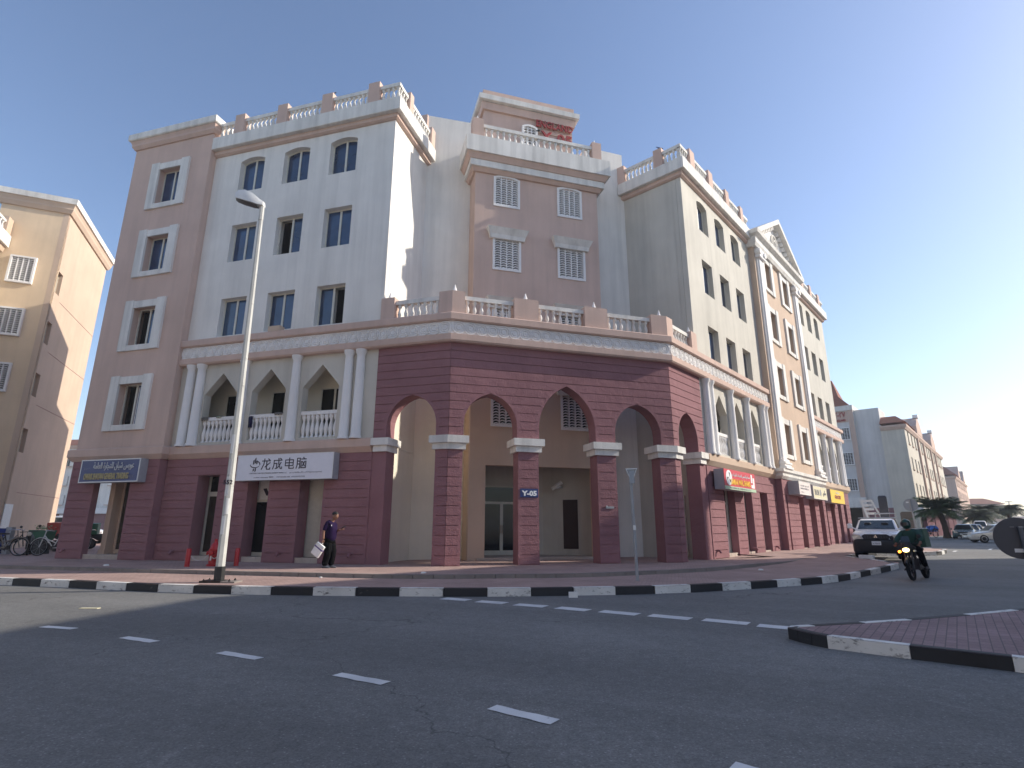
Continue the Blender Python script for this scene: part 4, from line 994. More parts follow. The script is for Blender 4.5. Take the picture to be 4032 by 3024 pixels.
CHENG = [(.08, .80, .95, .80), (.10, .80, .10, .35), (.10, .35, .0, .02), (.10, .52, .42, .52), (.42, .52, .40, .06), (.40, .06, .28, .06), (.58, .98, .62, .45), (.62, .45, .82, .04), (.82, .04, .95, .04), (.95, .04, .96, .2), (.86, .60, .52, .1), (.74, .97, .88, .88)]
DIAN = [(.08, .80, .90, .80), (.08, .80, .08, .28), (.90, .80, .90, .28), (.08, .54, .90, .54), (.08, .28, .90, .28), (.49, .98, .49, .06), (.49, .04, .95, .04), (.95, .04, .97, .16)]
NAO = [(.08, .92, .36, .92), (.08, .92, .08, .3), (.08, .3, .0, .02), (.36, .92, .36, .04), (.36, .04, .27, .04), (.08, .66, .36, .66), (.08, .40, .36, .40), (.48, .84, 1.0, .84), (.70, .99, .80, .84), (.50, .64, .50, .06), (.98, .64, .98, .06), (.50, .06, .98, .06), (.62, .62, .86, .20), (.86, .62, .62, .20)]
for k, ch in enumerate((LONG, CHENG, DIAN, NAO)): strokes(FA, 7.27 - k * .505, 3.30, .405, ch, .085, .413, 'ink', sw, 'character')
def logo(fr, t, z, s, off, parent):
    B = MB(); n = 14
    for a0, a1, w0, w1 in ((pi * 1.0, pi * 1.85, .02, .10), (-.35, pi * .55, .02, .09)):
        for k in range(n):
            q = []
            for j in (k, k + 1):
                u = j / n; a = a0 + (a1 - a0) * u; w = w0 + (w1 - w0) * sin(pi * u)
                for r_ in (.5 - w, .5 + w * .3): q.append((r_ * cos(a) * 1.05, r_ * sin(a) * .62))
            q = [q[0], q[1], q[3], q[2]]
            B.hexa([fr.p(t + fr.flip * x * s, off, z + y * s) for x, y in q], [fr.p(t + fr.flip * x * s, off + .005, z + y * s) for x, y in q])
    for x, y0, y1 in ((-.16, -.02, .42), (.02, .06, .60), (.18, .0, .36), (-.12, -.62, -.34), (.08, -.66, -.30)):
        B.prism(fr, [(t + fr.flip * (x - .06) * s, z + y0 * s), (t + fr.flip * (x + .06) * s, z + (y0 + .06) * s), (t + fr.flip * (x + .06) * s, z + y1 * s), (t + fr.flip * (x - .06) * s, z + (y1 - .08) * s)], off, off + .007)
    B.build('logo', 'ink', parent)
logo(FA, 7.56, 3.50, .42, .413, sw); logo(FA, 4.92, 2.80, .26, -.642, s3)
lettering(FA, 'LONGCHENG COMPUTERS & PERIPHERAL EQUIPMENT TRADING L.L.C', .1, 6.95, 3.145, .413, 'ink_grey', sw, width=1.62, extrude=.003, bold=.001, height=.055)
lettering(FA, arabic('لونغتشنغ لتجارة اجهزة الحاسب الآلي ولوازمها ش ذ م م'), .13, 5.34, 3.15, .413, 'ink_grey', sw, width=1.35, extrude=.003, height=.085)
lettering(FA, 'mobile/ whatsapp/ 微信：  +971552381398  +971559737328', .1, 6.45, 2.99, .413, 'ink_grey', sw, width=2.2, extrude=.003, bold=.001, height=.075)

sr = sign_box('red shop sign with yellow lettering and a round white logo', FB, 3.42, 7.18, 2.86, 3.72, .12, .55, 'sign_side', 'sign_red', 0)
B = MB(); B.box(FB, 3.42, 7.18, .551, .572, 2.86, 3.0); B.build('sign_strip', 'green_strip', sr)
lettering(FB, 'SAMAA WAL SHAMS', .4, 5.3, 3.09, .563, 'letter_yellow', sr, width=2.35, bold=.012, height=.26, extrude=.006)
lettering(FB, arabic('سماء والشمس للخدمات الفنية ذ م م'), .3, 5.3, 3.46, .563, 'letter_white', sr, width=2.3, height=.2)
B = MB(); B.prism(FB, [(3.95 + .34 * cos(k * pi / 10), 3.36 + .33 * sin(k * pi / 10)) for k in range(20)], .5635, .570); B.build('logo', 'letter_white', sr)
B = MB()
for k in range(3):
    a = k * 2.094 + .5; B.prism(FB, [(3.95 + .05 * cos(a), 3.36 + .05 * sin(a)), (3.95 + .24 * cos(a + .5), 3.36 + .24 * sin(a + .5)), (3.95 + .24 * cos(a + 1.1), 3.36 + .24 * sin(a + 1.1))], .5705, .574)
B.build('logo_mark', 'ink', sr)
B = MB(); 
for a, b, z0, z1 in ((6.62, 6.80, 3.28, 3.66), (6.86, 7.06, 3.20, 3.52), (6.62, 7.06, 3.04, 3.20)): B.box(FB, a, b, .5635, .568, z0, z1)
B.build('sign_panel', 'letter_white', sr)
lettering(FB, 'TECHNICAL SERVICES L.L.C', .12, 5.2, 2.90, .575, 'ink_grey', sr, width=2.6, extrude=.003, height=.07)

s4 = sign_box('pale pinkish shop sign with faint lettering under the pedimented front', FB, 13.0, 15.3, 3.05, 3.78, .35, .92, 'sign_side', 'sign_pinkwhite', .02)
lettering(FB, arabic('للتجارة العامة'), .2, 14.1, 3.5, .935, 'ink_grey', s4, width=1.6, extrude=.002, height=.14)
lettering(FB, 'GENERAL TRADING L.L.C', .12, 14.1, 3.34, .935, 'ink_grey', s4, width=1.7, extrude=.002, height=.09)
lettering(FB, 'TEL: 04', .1, 13.6, 3.16, .935, 'ink_grey', s4, width=.5, extrude=.002, height=.06)
s5 = sign_box('cream salon sign between the pale pinkish and the yellow shop signs', FB, 16.3, 19.4, 2.95, 3.72, .35, .80, 'sign_side', 'sign_cream', .03)
lettering(FB, 'SALON', .4, 17.05, 3.18, .815, 'ink_grey', s5, width=.95, extrude=.004, height=.34); lettering(FB, arabic('صالون'), .4, 18.8, 3.25, .815, 'ink_grey', s5, width=.8, extrude=.004, height=.36)
ringB = MB(); ringB.prism(FB, [(17.9 + .18 * cos(k * pi / 8), 3.35 + .2 * sin(k * pi / 8)) for k in range(16)], .812, .818); ringB.build('logo', 'ink_grey', s5)
s6 = sign_box('yellow shop sign with orange lettering, farthest along the sunlit street front', FB, 21.2, 25.0, 2.90, 3.76, .12, .62, 'sign_side', 'sign_yellow', 0)
for a, b, z0, z1, m in ((21.4, 22.1, 3.05, 3.6, 'letter_white'), (24.2, 24.8, 3.05, 3.6, 'letter_white')): B = MB(); B.box(FB, a, b, .621, .63, z0, z1); B.build('sign_panel', m, s6)
lettering(FB, 'GROCERY', .3, 23.1, 3.2, .633, 'letter_red', s6, width=1.7, bold=.01, height=.24); lettering(FB, arabic('بقالة'), .3, 23.1, 3.52, .633, 'letter_white', s6, width=1.0, height=.18)

sn = thing('building_number_sign', 'small navy plate reading Y-05 on the second arcade pillar', 'sign', FC.p(2.93, .05, 2.3))
B = MB(); B.box(FC, 2.60, 3.26, .033, .05, 2.27, 2.57); B.build('plate', 'sign_navy', sn)
lettering(FC, 'Y-05', .27, 2.93, 2.33, .052, 'letter_white', sn, width=.56, bold=.014, height=.19, extrude=.003)
pq = thing('plaque', 'narrow grey metal plaque on the third arcade pillar', 'plaque', FC.p(6.05, .05, 1.9))
B = MB(); B.box(FC, 5.88, 6.20, .033, .05, 1.92, 2.0); B.build('plate', 'galvanised', pq)
B = MB(); B.box(FC, 5.90, 5.93, .05, .056, 1.98, 2.03); B.build('bracket', 'frame_white', pq)
rs = thing('rooftop_letters', 'red raised letters reading ENGLAND Y-05 on the rooftop penthouse', 'sign', FC.p(5.8, PO, 21))
lettering(FC, 'ENGLAND', .6, 5.88, 21.55, PO + .10, 'letter_red', rs, width=2.05, height=.40, bold=.008, extrude=.035)
lettering(FC, 'Y-05', .8, 5.98, 20.72, PO + .10, 'letter_red', rs, width=1.75, height=.62, bold=.012, extrude=.035)
B = MB()
for z in (21.62, 21.9, 21.28): B.box(FC, 4.85, 6.88, PO + .01, PO + .035, z - .02, z + .02)
B.build('rail', 'beige_stucco', rs)

# ---------------------------------------------------------------- laundry, birds, bits on the building
def drape(label, fr, t, off, z, w, hang, m, cat='cloth'):
    B = MB(); n = 6; rows = []
    for j in range(5):
        v = j / 4; o = off + .13 * (1 if v > .3 else 0) - .10 * (v < .3) ; zz = z + .03 - max(0, v - .35) * hang * 1.5
        rows.append([fr.p(t + w * (k / n - .5) * (1 - .12 * v), o + .02 * sin(k * 2.1 + j), zz + .02 * sin(k * 3.3 + j * 1.7)) for k in range(n + 1)])
    i0 = len(B.v)
    for r in rows: B.v += r
    for j in range(4):
        for k in range(n): B.f.append((j * (n + 1) + k, j * (n + 1) + k + 1, (j + 1) * (n + 1) + k + 1, (j + 1) * (n + 1) + k))
    o = B.build('cloth', m, None, True); md = o.modifiers.new('solid', 'SOLIDIFY'); md.thickness = .015; tag(o, label, cat); return o
drape('crumpled grey cloth over the leftmost balcony rail', FA, 10.62, -.14, 5.52, .34, .16, 'cloth_grey')
drape('small greenish rag on the leftmost balcony rail beside the grey cloth', FA, 9.95, -.14, 5.52, .26, .06, 'cloth_green')
drape('dark navy garment hanging over the left end of the middle balcony rail', FA, 8.38, -.14, 5.52, .20, .55, 'cloth_navy')
drape('dark cloth bundled on the right end of the middle balcony rail', FA, 7.12, -.14, 5.52, .40, .10, 'cloth_grey')
B = MB(); B.box(FA, 7.30, 7.85, -.05, .26, 8.84, 9.06); tag(B.build('beige_box', 'peach_stucco'), 'beige carton lying on the ledge below an upper window', 'box')
def bird_at(P, yaw, label, m='bird_dark', s=1.0, up=.6):
    B = MB(); Rm = Matrix.Rotation(yaw, 3, 'Z'); f = lambda x, y, z: tuple(Vector(P) + Rm @ Vector((x, y, z)) * s)
    prof = [(-.20, .012, .03), (-.12, .04, .05), (-.03, .065, .09), (.05, .06, .13), (.09, .035, .19), (.115, .038, .225), (.15, .012, .225), (.175, .003, .215)]
    B.loft([[f(x, r * cos(a), z + r * .9 * sin(a)) for a in [2 * pi * k / 8 for k in range(8)]] for x, r, z in prof])
    b = B.build('bird', m, None, True)
    for sd in (-1, 1): C_ = MB(); C_.tube([f(.0, sd * .02, .0), f(.0, sd * .02, .06)], .006 * s, 5); C_.build('leg', m, b)
    tag(b, label, 'bird'); return b
bird_at(FA.p(16.35, .45, 19.8), 1.9, 'dark bird perched on the far left end of the roof parapet')
bird_at(FA.p(6.05, .1, 19.84), .2, 'dark bird with tail raised on a roof pillar above the right upper windows')
bird_at(RB.p(.9, .15, 19.84), 2.6, 'bluish bird on the roof pillar at the corner of the right wing', 'pigeon_blue')
bird_at(FC.p(5.0, PO + .17, 21.17), .3, 'dark bird perched below the letter L of the rooftop letters')

# ---------------------------------------------------------------- neighbouring buildings
def vx(b, *a): b.box(*a)
# far left: ochre stair tower of the next block
cE = Vector((-28.8, 32.0)); aR = Vector((-.381, .925)); aL = Vector((-.925, -.381))
FER = Fr(cE, aR); FEL = FrL(cE, aL)
eb = thing('apartment_building', 'tall peach stair tower with white vent grilles at the left edge', 'building', (-32, 34, 0))
wins = [(.22, 1.06, z, z + 1.42) for z in (15.6, 12.25, 8.9, 5.5)]
B = MB(); B.prism(FER, [(0, -.5), (8.6, -.5), (8.6, 21.0), (0, 21.0)], -.3, 0, [[(a, z0), (b, z0), (b, z1), (a, z1)] for a, b, z0, z1 in wins]); B.build('wall', 'peach_stucco', eb)
B = MB(); B.box(FER, .31, 8.6, -3.5, -.31, -.5, 21.0); B.build('wall', 'peach_stucco', eb)
for a, b, z0, z1 in wins: window(FER, a, b, z0, z1, -.22, 'shut', 0, eb, gm='amber_glass')
B = MB(); B.box(FEL, .0, 3.5, -.3, -.004, -.5, 21.0); B.build('wall', 'ochre_stucco', eb)
for z in (15.75, 12.35, 8.9, 5.5): jali(FEL, 1.07, 2.38, z, z + 1.77, .12, False, eb, vd=.11)
for prof, m in (([(-.3, 20.9), (.10, 20.9), (.22, 21.15), (.22, 21.25), (.3, 21.5), (-.3, 21.5)], 'peach_stucco'), ([(-.3, 21.5), (.38, 21.5), (.42, 21.85), (-.3, 21.9)], 'trim_white')):
    B = MB(); B.sweep([FEL.q(3.5, -3), FEL.q(3.5), cE, FER.q(8.6), FER.q(8.6, -3)], prof); B.build('cornice', m, eb)
B = MB(); B.box(FER, .2, 8.4, -3.4, -.2, 21.0, 21.6); B.build('roof', 'roof_grey', eb)
for z in (15.3, 11.9, 8.5, 3.2): B = MB(); B.box(FER, 1.4, 8.55, .0, .012, z - .012, z + .012); B.build('wall_joint', 'maroon', eb)
B = MB(); B.box(FER, .15, 1.2, .0, .05, -.1, 2.5); B.build('door', 'frame_white', eb)
# its lower wing in front
FEW = Fr(cE + aL * 2.95 - Vector((aL.y, -aL.x)) * 0, Vector((aR.x, aR.y)))
wq = FEL.q(2.95); d_ = FEL.n
FEx = Fr(wq + d_ * 6, -d_)
B = MB(); B.box(FEx, 0, 5.95, -6, 0, -.4, 18.0); B.build('wall', 'cream_stucco', eb)
for prof, m in (([(-.3, 17.6), (.12, 17.6), (.2, 17.95), (-.3, 17.95)], 'peach_stucco'), ([(-.3, 17.95), (.35, 17.95), (.35, 18.7), (-.3, 18.7)], 'trim_white')):
    B = MB(); B.sweep([FEx.q(0, -5), FEx.q(0), FEx.q(5.95)], prof); B.build('cornice', m, eb)
balustrade(FEx, .3, 5.3, .1, 18.7, BAL_R, .62, 16, .16, parent=eb); B = MB(); B.box(FEx, 5.3, 5.9, -.1, .3, 18.7, 19.75); B.build('parapet_pillar', 'peach_stucco', eb)

# simple block for far streets
def block(label, o, a, length, depth, h, z0, wm, rows, cols, gap=None, ground='far_pink', cornice='far_pink', flip=False, wz=1.6, ww=1.1, roof=None, group=None, strips=()):
    fr = (FrL if flip else Fr)(o, a, z0); r = thing('apartment_building', label, 'building', fr.p(length / 2, 0, 0), group)
    holes = [(c - ww / 2, c + ww / 2, z, z + wz) for z in rows for c in cols]
    B = MB(); B.prism(fr, [(0, 3.4), (length, 3.4), (length, h), (0, h)], -.3, 0, [[(x0, y0), (x1, y0), (x1, y1), (x0, y1)] for x0, x1, y0, y1 in holes]); B.build('wall', wm, r)
    B = MB(); B.box(fr, 0, length, -depth, -.31, -2, h - .02); B.build('wall', wm, r)
    B = MB(); B.box(fr, 0, length, -.28, .0, -2, 3.39); B.build('ground_storey', ground, r)
    wn = []
    for x0, x1, y0, y1 in holes:
        w = MB(); w.box(fr, x0, x1, -.28, -.2, y0, y1); o_ = w.build('window', 'shop_glass', r)
        w = MB(); w.box(fr, x0 - .08, x1 + .08, .0, .12, y0 - .14, y0); w.build('sill', 'far_pink', o_)
        w = MB(); w.box(fr, (x0 + x1) / 2 - .03, (x0 + x1) / 2 + .03, -.2, -.17, y0, y1); w.build('frame', 'frame_cream', o_)
    B = MB(); B.sweep([fr.q(length, -depth), fr.q(length), fr.q(0), fr.q(0, -depth)] if flip else [fr.q(0, -depth), fr.q(0), fr.q(length), fr.q(length, -depth)], [(-.3, h - .2), (.12, h - .2), (.32, h + .15), (.32, h + .4), (-.3, h + .4)]); B.build('cornice', cornice, r)
    for a0, a1 in strips: B = MB(); B.box(fr, a0, a1, 0, .22, 3.4, h + .3); B.build('pilaster_strip', 'far_pink', r)
    B = MB(); B.box(fr, .2, length - .2, -depth + .1, -.1, h - .3, h + .1); B.build('roof', 'roof_grey', r)
    return r, fr
KD = Vector((51.0, 70.9))
db_, fD = block('pale four storey block with a red-lettered stair tower across the side street at right', KD, dB, 45.5, 2.6, 14.05, .3, 'far_cream', (5.1, 8.5, 11.85), [2.6, 5.9, 9.1, 13.0, 15.8, 19.8, 22.4, 25.0, 28.8, 31.6, 35.2, 37.8, 40.4, 43.2], None, 'far_cream', strips=((11.2, 11.9), (17.6, 18.2), (27.0, 27.6), (33.2, 33.8)))
for k in range(38):
    t = .5 + k * 1.2
    if int(t * 10) % 97 < 9: continue
    B = MB(); B.box(fD, t, t + .55, .0, .5, -1, 3.0); B.build('pillar', 'maroon', db_)
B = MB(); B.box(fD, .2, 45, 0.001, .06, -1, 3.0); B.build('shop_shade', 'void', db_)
B = MB(); B.sweep([fD.q(0), fD.q(45.5)], [(-.1, 3.4), (.6, 3.4), (.5, 3.9), (.2, 4.2), (-.1, 4.2)]); B.build('ledge', 'plaster_white', db_)
for t in (12, 30):
    B = MB(); B.prism(fD, [(t, 14.4), (t + 6, 14.4), (t + 6, 15.6), (t + 4.6, 16.6), (t + 3, 17.2), (t + 1.4, 16.6), (t, 15.6)], -7, .2); B.build('gable', 'far_pink', db_); B = MB(); B.box(fD, t + 2.4, t + 3.6, -.3, .35, 17.1, 17.6); B.build('gable_cap', 'plaster_white', db_)
FDr = FrL(KD, -fD.n, .3)          # return face, t runs back
B = MB(); B.loft([[FDr.p(t, -o, z) for t, o, z in ((-.3, -.35, 14.45), (2.6, -.35, 14.45), (2.6, 9, 14.45), (-.3, 9, 14.45))], [FDr.p(t, -o, z) for t, o, z in ((.9, 1.6, 15.6), (2.6, 1.6, 15.6), (2.6, 9, 15.6), (.9, 9, 15.6))]]); B.build('roof_slope', 'tile_red', db_)
B = MB(); B.box(FDr, 2.6, 5.6, -6, -1.0, -1, 16.9); B.build('tower_wall', 'far_grey', db_)
B = MB(); B.box(FDr, 5.55, 9.5, -6, -.5, 4.2, 16.9); B.build('tower', 'far_grey', db_)
for t in (5.55, 8.6): B = MB(); B.box(FDr, t, t + .6, -.499, -.42, 4.9, 16.9); B.build('pilaster', 'far_pink', db_)
B = MB(); B.box(FDr, 5.5, 9.6, -6, -.3, 16.9, 17.6); B.build('cornice', 'trim_white', db_); B = MB(); B.box(FDr, 5.5, 9.6, -6, -.25, 3.7, 5.0); B.build('cornice', 'trim_white', db_)
B = MB(); B.box(FDr, 6.2, 8.6, -.499, -.44, 15.3, 16.8); B.build('sign_panel', 'far_pink', db_)
lettering(FDr, 'Y-٢٧', .8, 7.2, 16.05, -.43, 'letter_red', db_, name='lettering', width=1.5, height=.75, bold=.02, extrude=.03); lettering(FDr, 'ENGLAND', .4, 7.2, 15.45, -.43, 'letter_red', db_, name='lettering', width=1.4, height=.32, bold=.02, extrude=.03)
for z in (12.8, 9.35, 5.85): jali(FDr, 6.2, 7.9, z, z + 1.75, -.38, False, db_, rows=8, cols=5, vd=.11)
B = MB(); B.box(FDr, 5.5, 6.2, -6, -.5, -1, 3.7); B.box(FDr, 8.8, 9.5, -6, -.5, -1, 3.7); B.build('pillar', 'far_pink', db_); B = MB(); B.box(FDr, 6.2, 8.8, -6, -3, -1, 3.7); B.build('dark_entrance', 'void', db_)
B = MB(); B.box(FDr, 2.62, 5.5, -1.0, -.9, -1, 3.6); B.build('wall_base', 'maroon', db_)
B = MB(); B.loft([[FDr.p(t, o, 17.6) for t, o in ((5.8, -5.5), (9.4, -5.5), (9.4, -.6), (5.8, -.6))], [FDr.p(t, o, 19.2) for t, o in ((7.2, -4.5), (9.0, -4.5), (9.0, -1.6), (7.2, -1.6))], [FDr.p(t, o, 22.0) for t, o in ((8.0, -3.2), (8.4, -3.2), (8.4, -2.8), (8.0, -2.8))]]); B.build('roof_spire', 'tile_red', db_)
B = MB(); B.prism(FDr, [(.55, -1), (2.0, -1), (2.0, 2.9), (1.8, 3.05), (.75, 3.05), (.55, 2.9)], .0, .06); B.build('door', 'wood_brown', db_)
# farther blocks along the street
g1, f1 = block('tan gabled block beyond the pale four storey one', (110.6, 139.2), dB, 40, 9, 13.6, .5, 'far_pink', (5.1, 8.5, 11.3), [3, 7, 11, 16, 20, 25, 29, 34], ww=1.6, ground='far_cream')
for t in (9, 26): B = MB(); B.prism(f1, [(t, 13.8), (t + 7, 13.8), (t + 3.5, 17)], -8, .3); B.build('gable', 'far_pink', g1)
B = MB(); B.loft([[f1.p(-.5, .3, 14), f1.p(9, .3, 14), f1.p(9, -9, 14), f1.p(-.5, -9, 14)], [f1.p(2, -2, 16.3), f1.p(9, -2, 16.3), f1.p(9, -7, 16.3), f1.p(2, -7, 16.3)]]); B.build('roof_slope', 'tile_red', g1)
g2, f2 = block('distant pinkish block with brown hipped roof at the end of the street', (171, 217), Vector((.95, -.3)), 15, 30, 9.6, .6, 'far_pink', (4.6, 7.2), [2.5, 6, 9.5, 13], ww=1.5, ground='far_grey', wz=1.4)
B = MB(); B.loft([[f2.p(-.6, .5, 9.9), f2.p(15.6, .5, 9.9), f2.p(15.6, -30, 9.9), f2.p(-.6, -30, 9.9)], [f2.p(5, -5, 12.2), f2.p(11, -5, 12.2), f2.p(11, -25, 12.2), f2.p(5, -25, 12.2)]]); B.build('roof_slope', 'tile_red', g2)
g3, f3 = block('faint low block farthest down the street', (266, 310), Vector((.95, -.3)), 40, 30, 7.2, .6, 'far_grey', (4.4,), [4, 10, 16, 22, 28, 34], ww=1.8, ground='far_grey')
# behind the passage at left
g4, f4 = block('white four storey block with a red shop front seen past the left end', (-82, 96.5), Vector((.96, -.12)), 46, 10, 14.6, 0, 'white_stucco', (4.9, 8.1, 11.4), [2 + 3.1 * k for k in range(15)], ww=1.25, ground='maroon', cornice='far_pink')
B = MB(); B.box(f4, 0, 46, .0, 1.2, 3.4, 4.3); B.build('canopy', 'plaster_white', g4); B = MB(); B.loft([[f4.p(-.5, .5, 15), f4.p(46, .5, 15), f4.p(46, -9, 15), f4.p(-.5, -9, 15)], [f4.p(0, -1, 16.2), f4.p(46, -1, 16.2), f4.p(46, -8, 16.2), f4.p(0, -8, 16.2)]]); B.build('roof_slope', 'tile_red', g4)
for a, b, m, s_ in ((6, 8.4, 'sign_white', ''), (19, 24, 'sign_red', 'CAFETERIA')):
    r = thing('shop_sign', 'white shop sign on the far white block behind the bicycles' if not s_ else 'red shop sign on the far white block seen through the passage', 'sign', f4.p(a, .3, 2.5)); B = MB(); B.box(f4, a, b, .02, .3, 2.3, 3.3); B.build('sign_case', m, r)
    if s_: lettering(f4, s_, .8, (a + b) / 2, 2.55, .31, 'sign_cream', r, width=4.0, height=.5, bold=.02)
# opposite side of the street, behind the photographer's right
o1 = thing('apartment_building', 'cream block on the opposite side of the street', 'building', (40, 5, 0))
op = [(25.4, 18.0), (34.9, 28.0), (52, 14), (47, 3), (24.3, 3), (24.6, 13.6)]
B = MB(); B.plan(op, -.6, 16.7); B.build('wall', 'cream_stucco', o1)
B = MB(); B.plan([xy(p) for p in off_poly([Vector(p) for p in op], .3)], 16.7, 17.1); B.build('cornice', 'trim_white', o1)
fo = Fr((34.9, 28.0), Vector((25.4 - 34.9, 18 - 28.0)))
for z in (5.1, 8.5, 12.0):
    for k in range(5): B = MB(); B.box(fo, 1.6 + k * 2.7, 2.9 + k * 2.7, .01, .06, z, z + 1.7); B.build('window', 'shop_glass', o1)
fo2 = Fr((24.6, 13.6), Vector((-.3, -10.6)))
for z in (5.1, 8.5, 12.0):
    for k in range(3): B = MB(); B.box(fo2, 1 + k * 3.2, 2.4 + k * 3.2, .01, .06, z, z + 1.7); B.build('window', 'shop_glass', o1)
o2 = thing('apartment_building', 'cream block farther along the opposite side', 'building', (60, 55, 0))
q0 = K2 + FB.n * 17.0; op2 = [q0 + dB * 47, q0 + dB * 84, q0 + dB * 84 + FB.n * 16, q0 + dB * 47 + FB.n * 16]
B = MB(); B.plan([xy(p) for p in op2], -.6, 15.5); B.build('wall', 'cream_stucco', o2)

o3 = thing('apartment_building', 'long cream block across the road behind the camera', 'building', (-14, -10, 0))
f3_ = Fr((10.0, -16.5), -dA); 
B = MB(); B.box(f3_, 0, 62, -12, 0, -.6, 17.6); B.build('wall', 'cream_stucco', o3)
B = MB(); B.box(f3_, -.2, 62.2, -.2, .3, 17.6, 18.6); B.build('cornice', 'trim_white', o3)
B = MB(); B.box(f3_, 0, 62, .0, .25, -.6, 3.9); B.build('ground_storey', 'far_pink', o3)
for z in (5.1, 8.5, 12.0, 15.2):
    for k in range(22): B = MB(); B.box(f3_, 1.5 + k * 2.75, 2.8 + k * 2.75, .01, .06, z, z + 1.6); B.build('window', 'shop_glass', o3)

# curtain in the open lowest window of the end block
B = MB()
for k in range(6): B.box(FA, 14.22 + k * .035, 14.25 + k * .035, .02 + .015 * (k % 2), .035 + .015 * (k % 2), 5.42, 7.02)
B.build('curtain', 'sign_pinkwhite', bld)

# ---------------------------------------------------------------- street furniture
lx, ly = -7.27, 14.57; lz = walk_z(lx, ly)
lamp = thing('street_lamp', 'tall pale lamp post with a black base and a grey lantern facing left', 'street lamp', (lx, ly, lz))
def octa(P0, P1, r0, r1, name, m, parent=lamp, n=8): B = MB(); B.tube([P0, P1], [r0, r1], n); return B.build(name, m, parent, False)
octa((lx - .04, ly, lz + .36), (lx - .17, ly, 10.45), .114, .058, 'pole', 'pole_paint')
octa((lx - .03, ly, lz + .02), (lx - .04, ly, lz + .38), .130, .128, 'pole_base', 'black_paint')
B = MB(); B.rbox(lx - .42, lx + .10, ly - .2, ly + .2, lz - .02, lz + .05); B.build('base_plate', 'black_paint', lamp)
B = MB(); B.rbox(lx + .11, lx + .46, ly - .22, ly + .22, lz - .02, lz + .035); B.build('base_pad', 'stone_step', lamp)
for sx, sy in ((-.34, -.14), (-.34, .14), (.3, -.15), (.3, .15)): B = MB(); B.lathe((lx + sx, ly + sy, lz + .03), [(.03, 0), (.03, .035), (.015, .035), (.015, .06)], 6); B.build('bolt', 'black_paint', lamp)
B = MB(); B.tube([(lx - .168, ly, 10.0), (lx - .172, ly, 10.42)], [.072, .068], 8); B.build('pole_collar', 'pole_paint', lamp)
hd = MB(); rings = []
for u, w, zt, zb in ((0.05, .09, 10.60, 10.47), (-.1, .13, 10.68, 10.47), (-.35, .17, 10.86, 10.52), (-.65, .17, 10.98, 10.60), (-.88, .13, 10.98, 10.68), (-1.0, .05, 10.93, 10.75)):
    c = lx - .17 + u * .84; rings.append([(c, ly - w, zb), (c, ly - w, zb + (zt - zb) * .45), (c, ly - w * .55, zt), (c, ly + w * .55, zt), (c, ly + w, zb + (zt - zb) * .45), (c, ly + w, zb)])
hd.loft(rings); hd.build('lantern', 'frame_white', lamp, True)
B = MB(); B.loft([[(lx - .17 + u * .84, ly - w, z) for w in (0,)] + [(lx - .17 + u * .84, ly - w, z - .0), (lx - .17 + u * .84, ly, z - .06), (lx - .17 + u * .84, ly + w, z)] for u, w, z in ((-.16, .10, 10.455), (-.35, .155, 10.50), (-.65, .155, 10.575), (-.86, .115, 10.655), (-.96, .05, 10.72))]); B.build('lens', 'lens_dark', lamp, True)
for z0, z1, m in ((1.05, 1.5, 'paper'), (2.0, 2.5, 'frame_white'), (2.55, 2.95, 'letter_silver'), (1.55, 1.95, 'frame_white'), (3.1, 3.6, 'paper')):
    a = random.uniform(-.3, .5); B = MB()
    k = 5; zc = (z0 + z1) / 2; xc = lx - .04 - .13 * zc / 10.5; r = .114 - .056 * zc / 10.3 + .004
    B.loft([[(xc + r * cos(-1.9 + a + q * .22), ly + r * sin(-1.9 + a + q * .22), z) for q in range(k)] + [(xc + (r + .003) * cos(-1.9 + a + q * .22), ly + (r + .003) * sin(-1.9 + a + q * .22), z) for q in range(k - 1, -1, -1)] for z in (z0, z1)]); B.build('torn_sticker', m, lamp)
fl = Fr((lx - .08, ly - .110), Vector((1, 0))); lettering(fl, '552', .16, .02, 2.30, .006, 'ink', lamp, 'number', bold=.004)

# yield sign, seen from behind
sx, sy = 3.29, 15.24; sz = walk_z(sx, sy)
ys = thing('triangular_sign', 'small triangular give way sign seen from behind on a grey post', 'sign', (sx, sy, sz))
B = MB(); B.tube([(sx, sy, sz - .05), (sx - .05, sy, 2.78)], .042, 10); B.build('post', 'galvanised', ys, True)
fy = Fr((sx - .03, sy - .045), Vector((1, .16))); tri = [(-.165, 2.80), (.165, 2.82), (.0, 2.40)]
B = MB(); B.prism(fy, tri, -.02, .0); B.build('sign_plate', 'galvanised', ys); B = MB(); B.prism(fy, [(-.165, 2.80), (.165, 2.82), (.135, 2.788), (-.135, 2.77)], .0, .03); B.prism(fy, [(-.165, 2.80), (-.135, 2.77), (.0, 2.46), (.0, 2.40)], .0, .03); B.prism(fy, [(.165, 2.82), (.0, 2.40), (.0, 2.46), (.135, 2.788)], .0, .03); B.build('sign_rim', 'frame_white', ys)
B = MB(); B.box(fy, -.07, .07, .0, .035, 2.40, 2.72); B.build('bracket', 'galvanised', ys)
B = MB(); B.tube([(sx - .015, sy, 1.18), (sx - .017, sy, 1.30)], .046, 10); B.build('sticker', 'paper', ys, True)
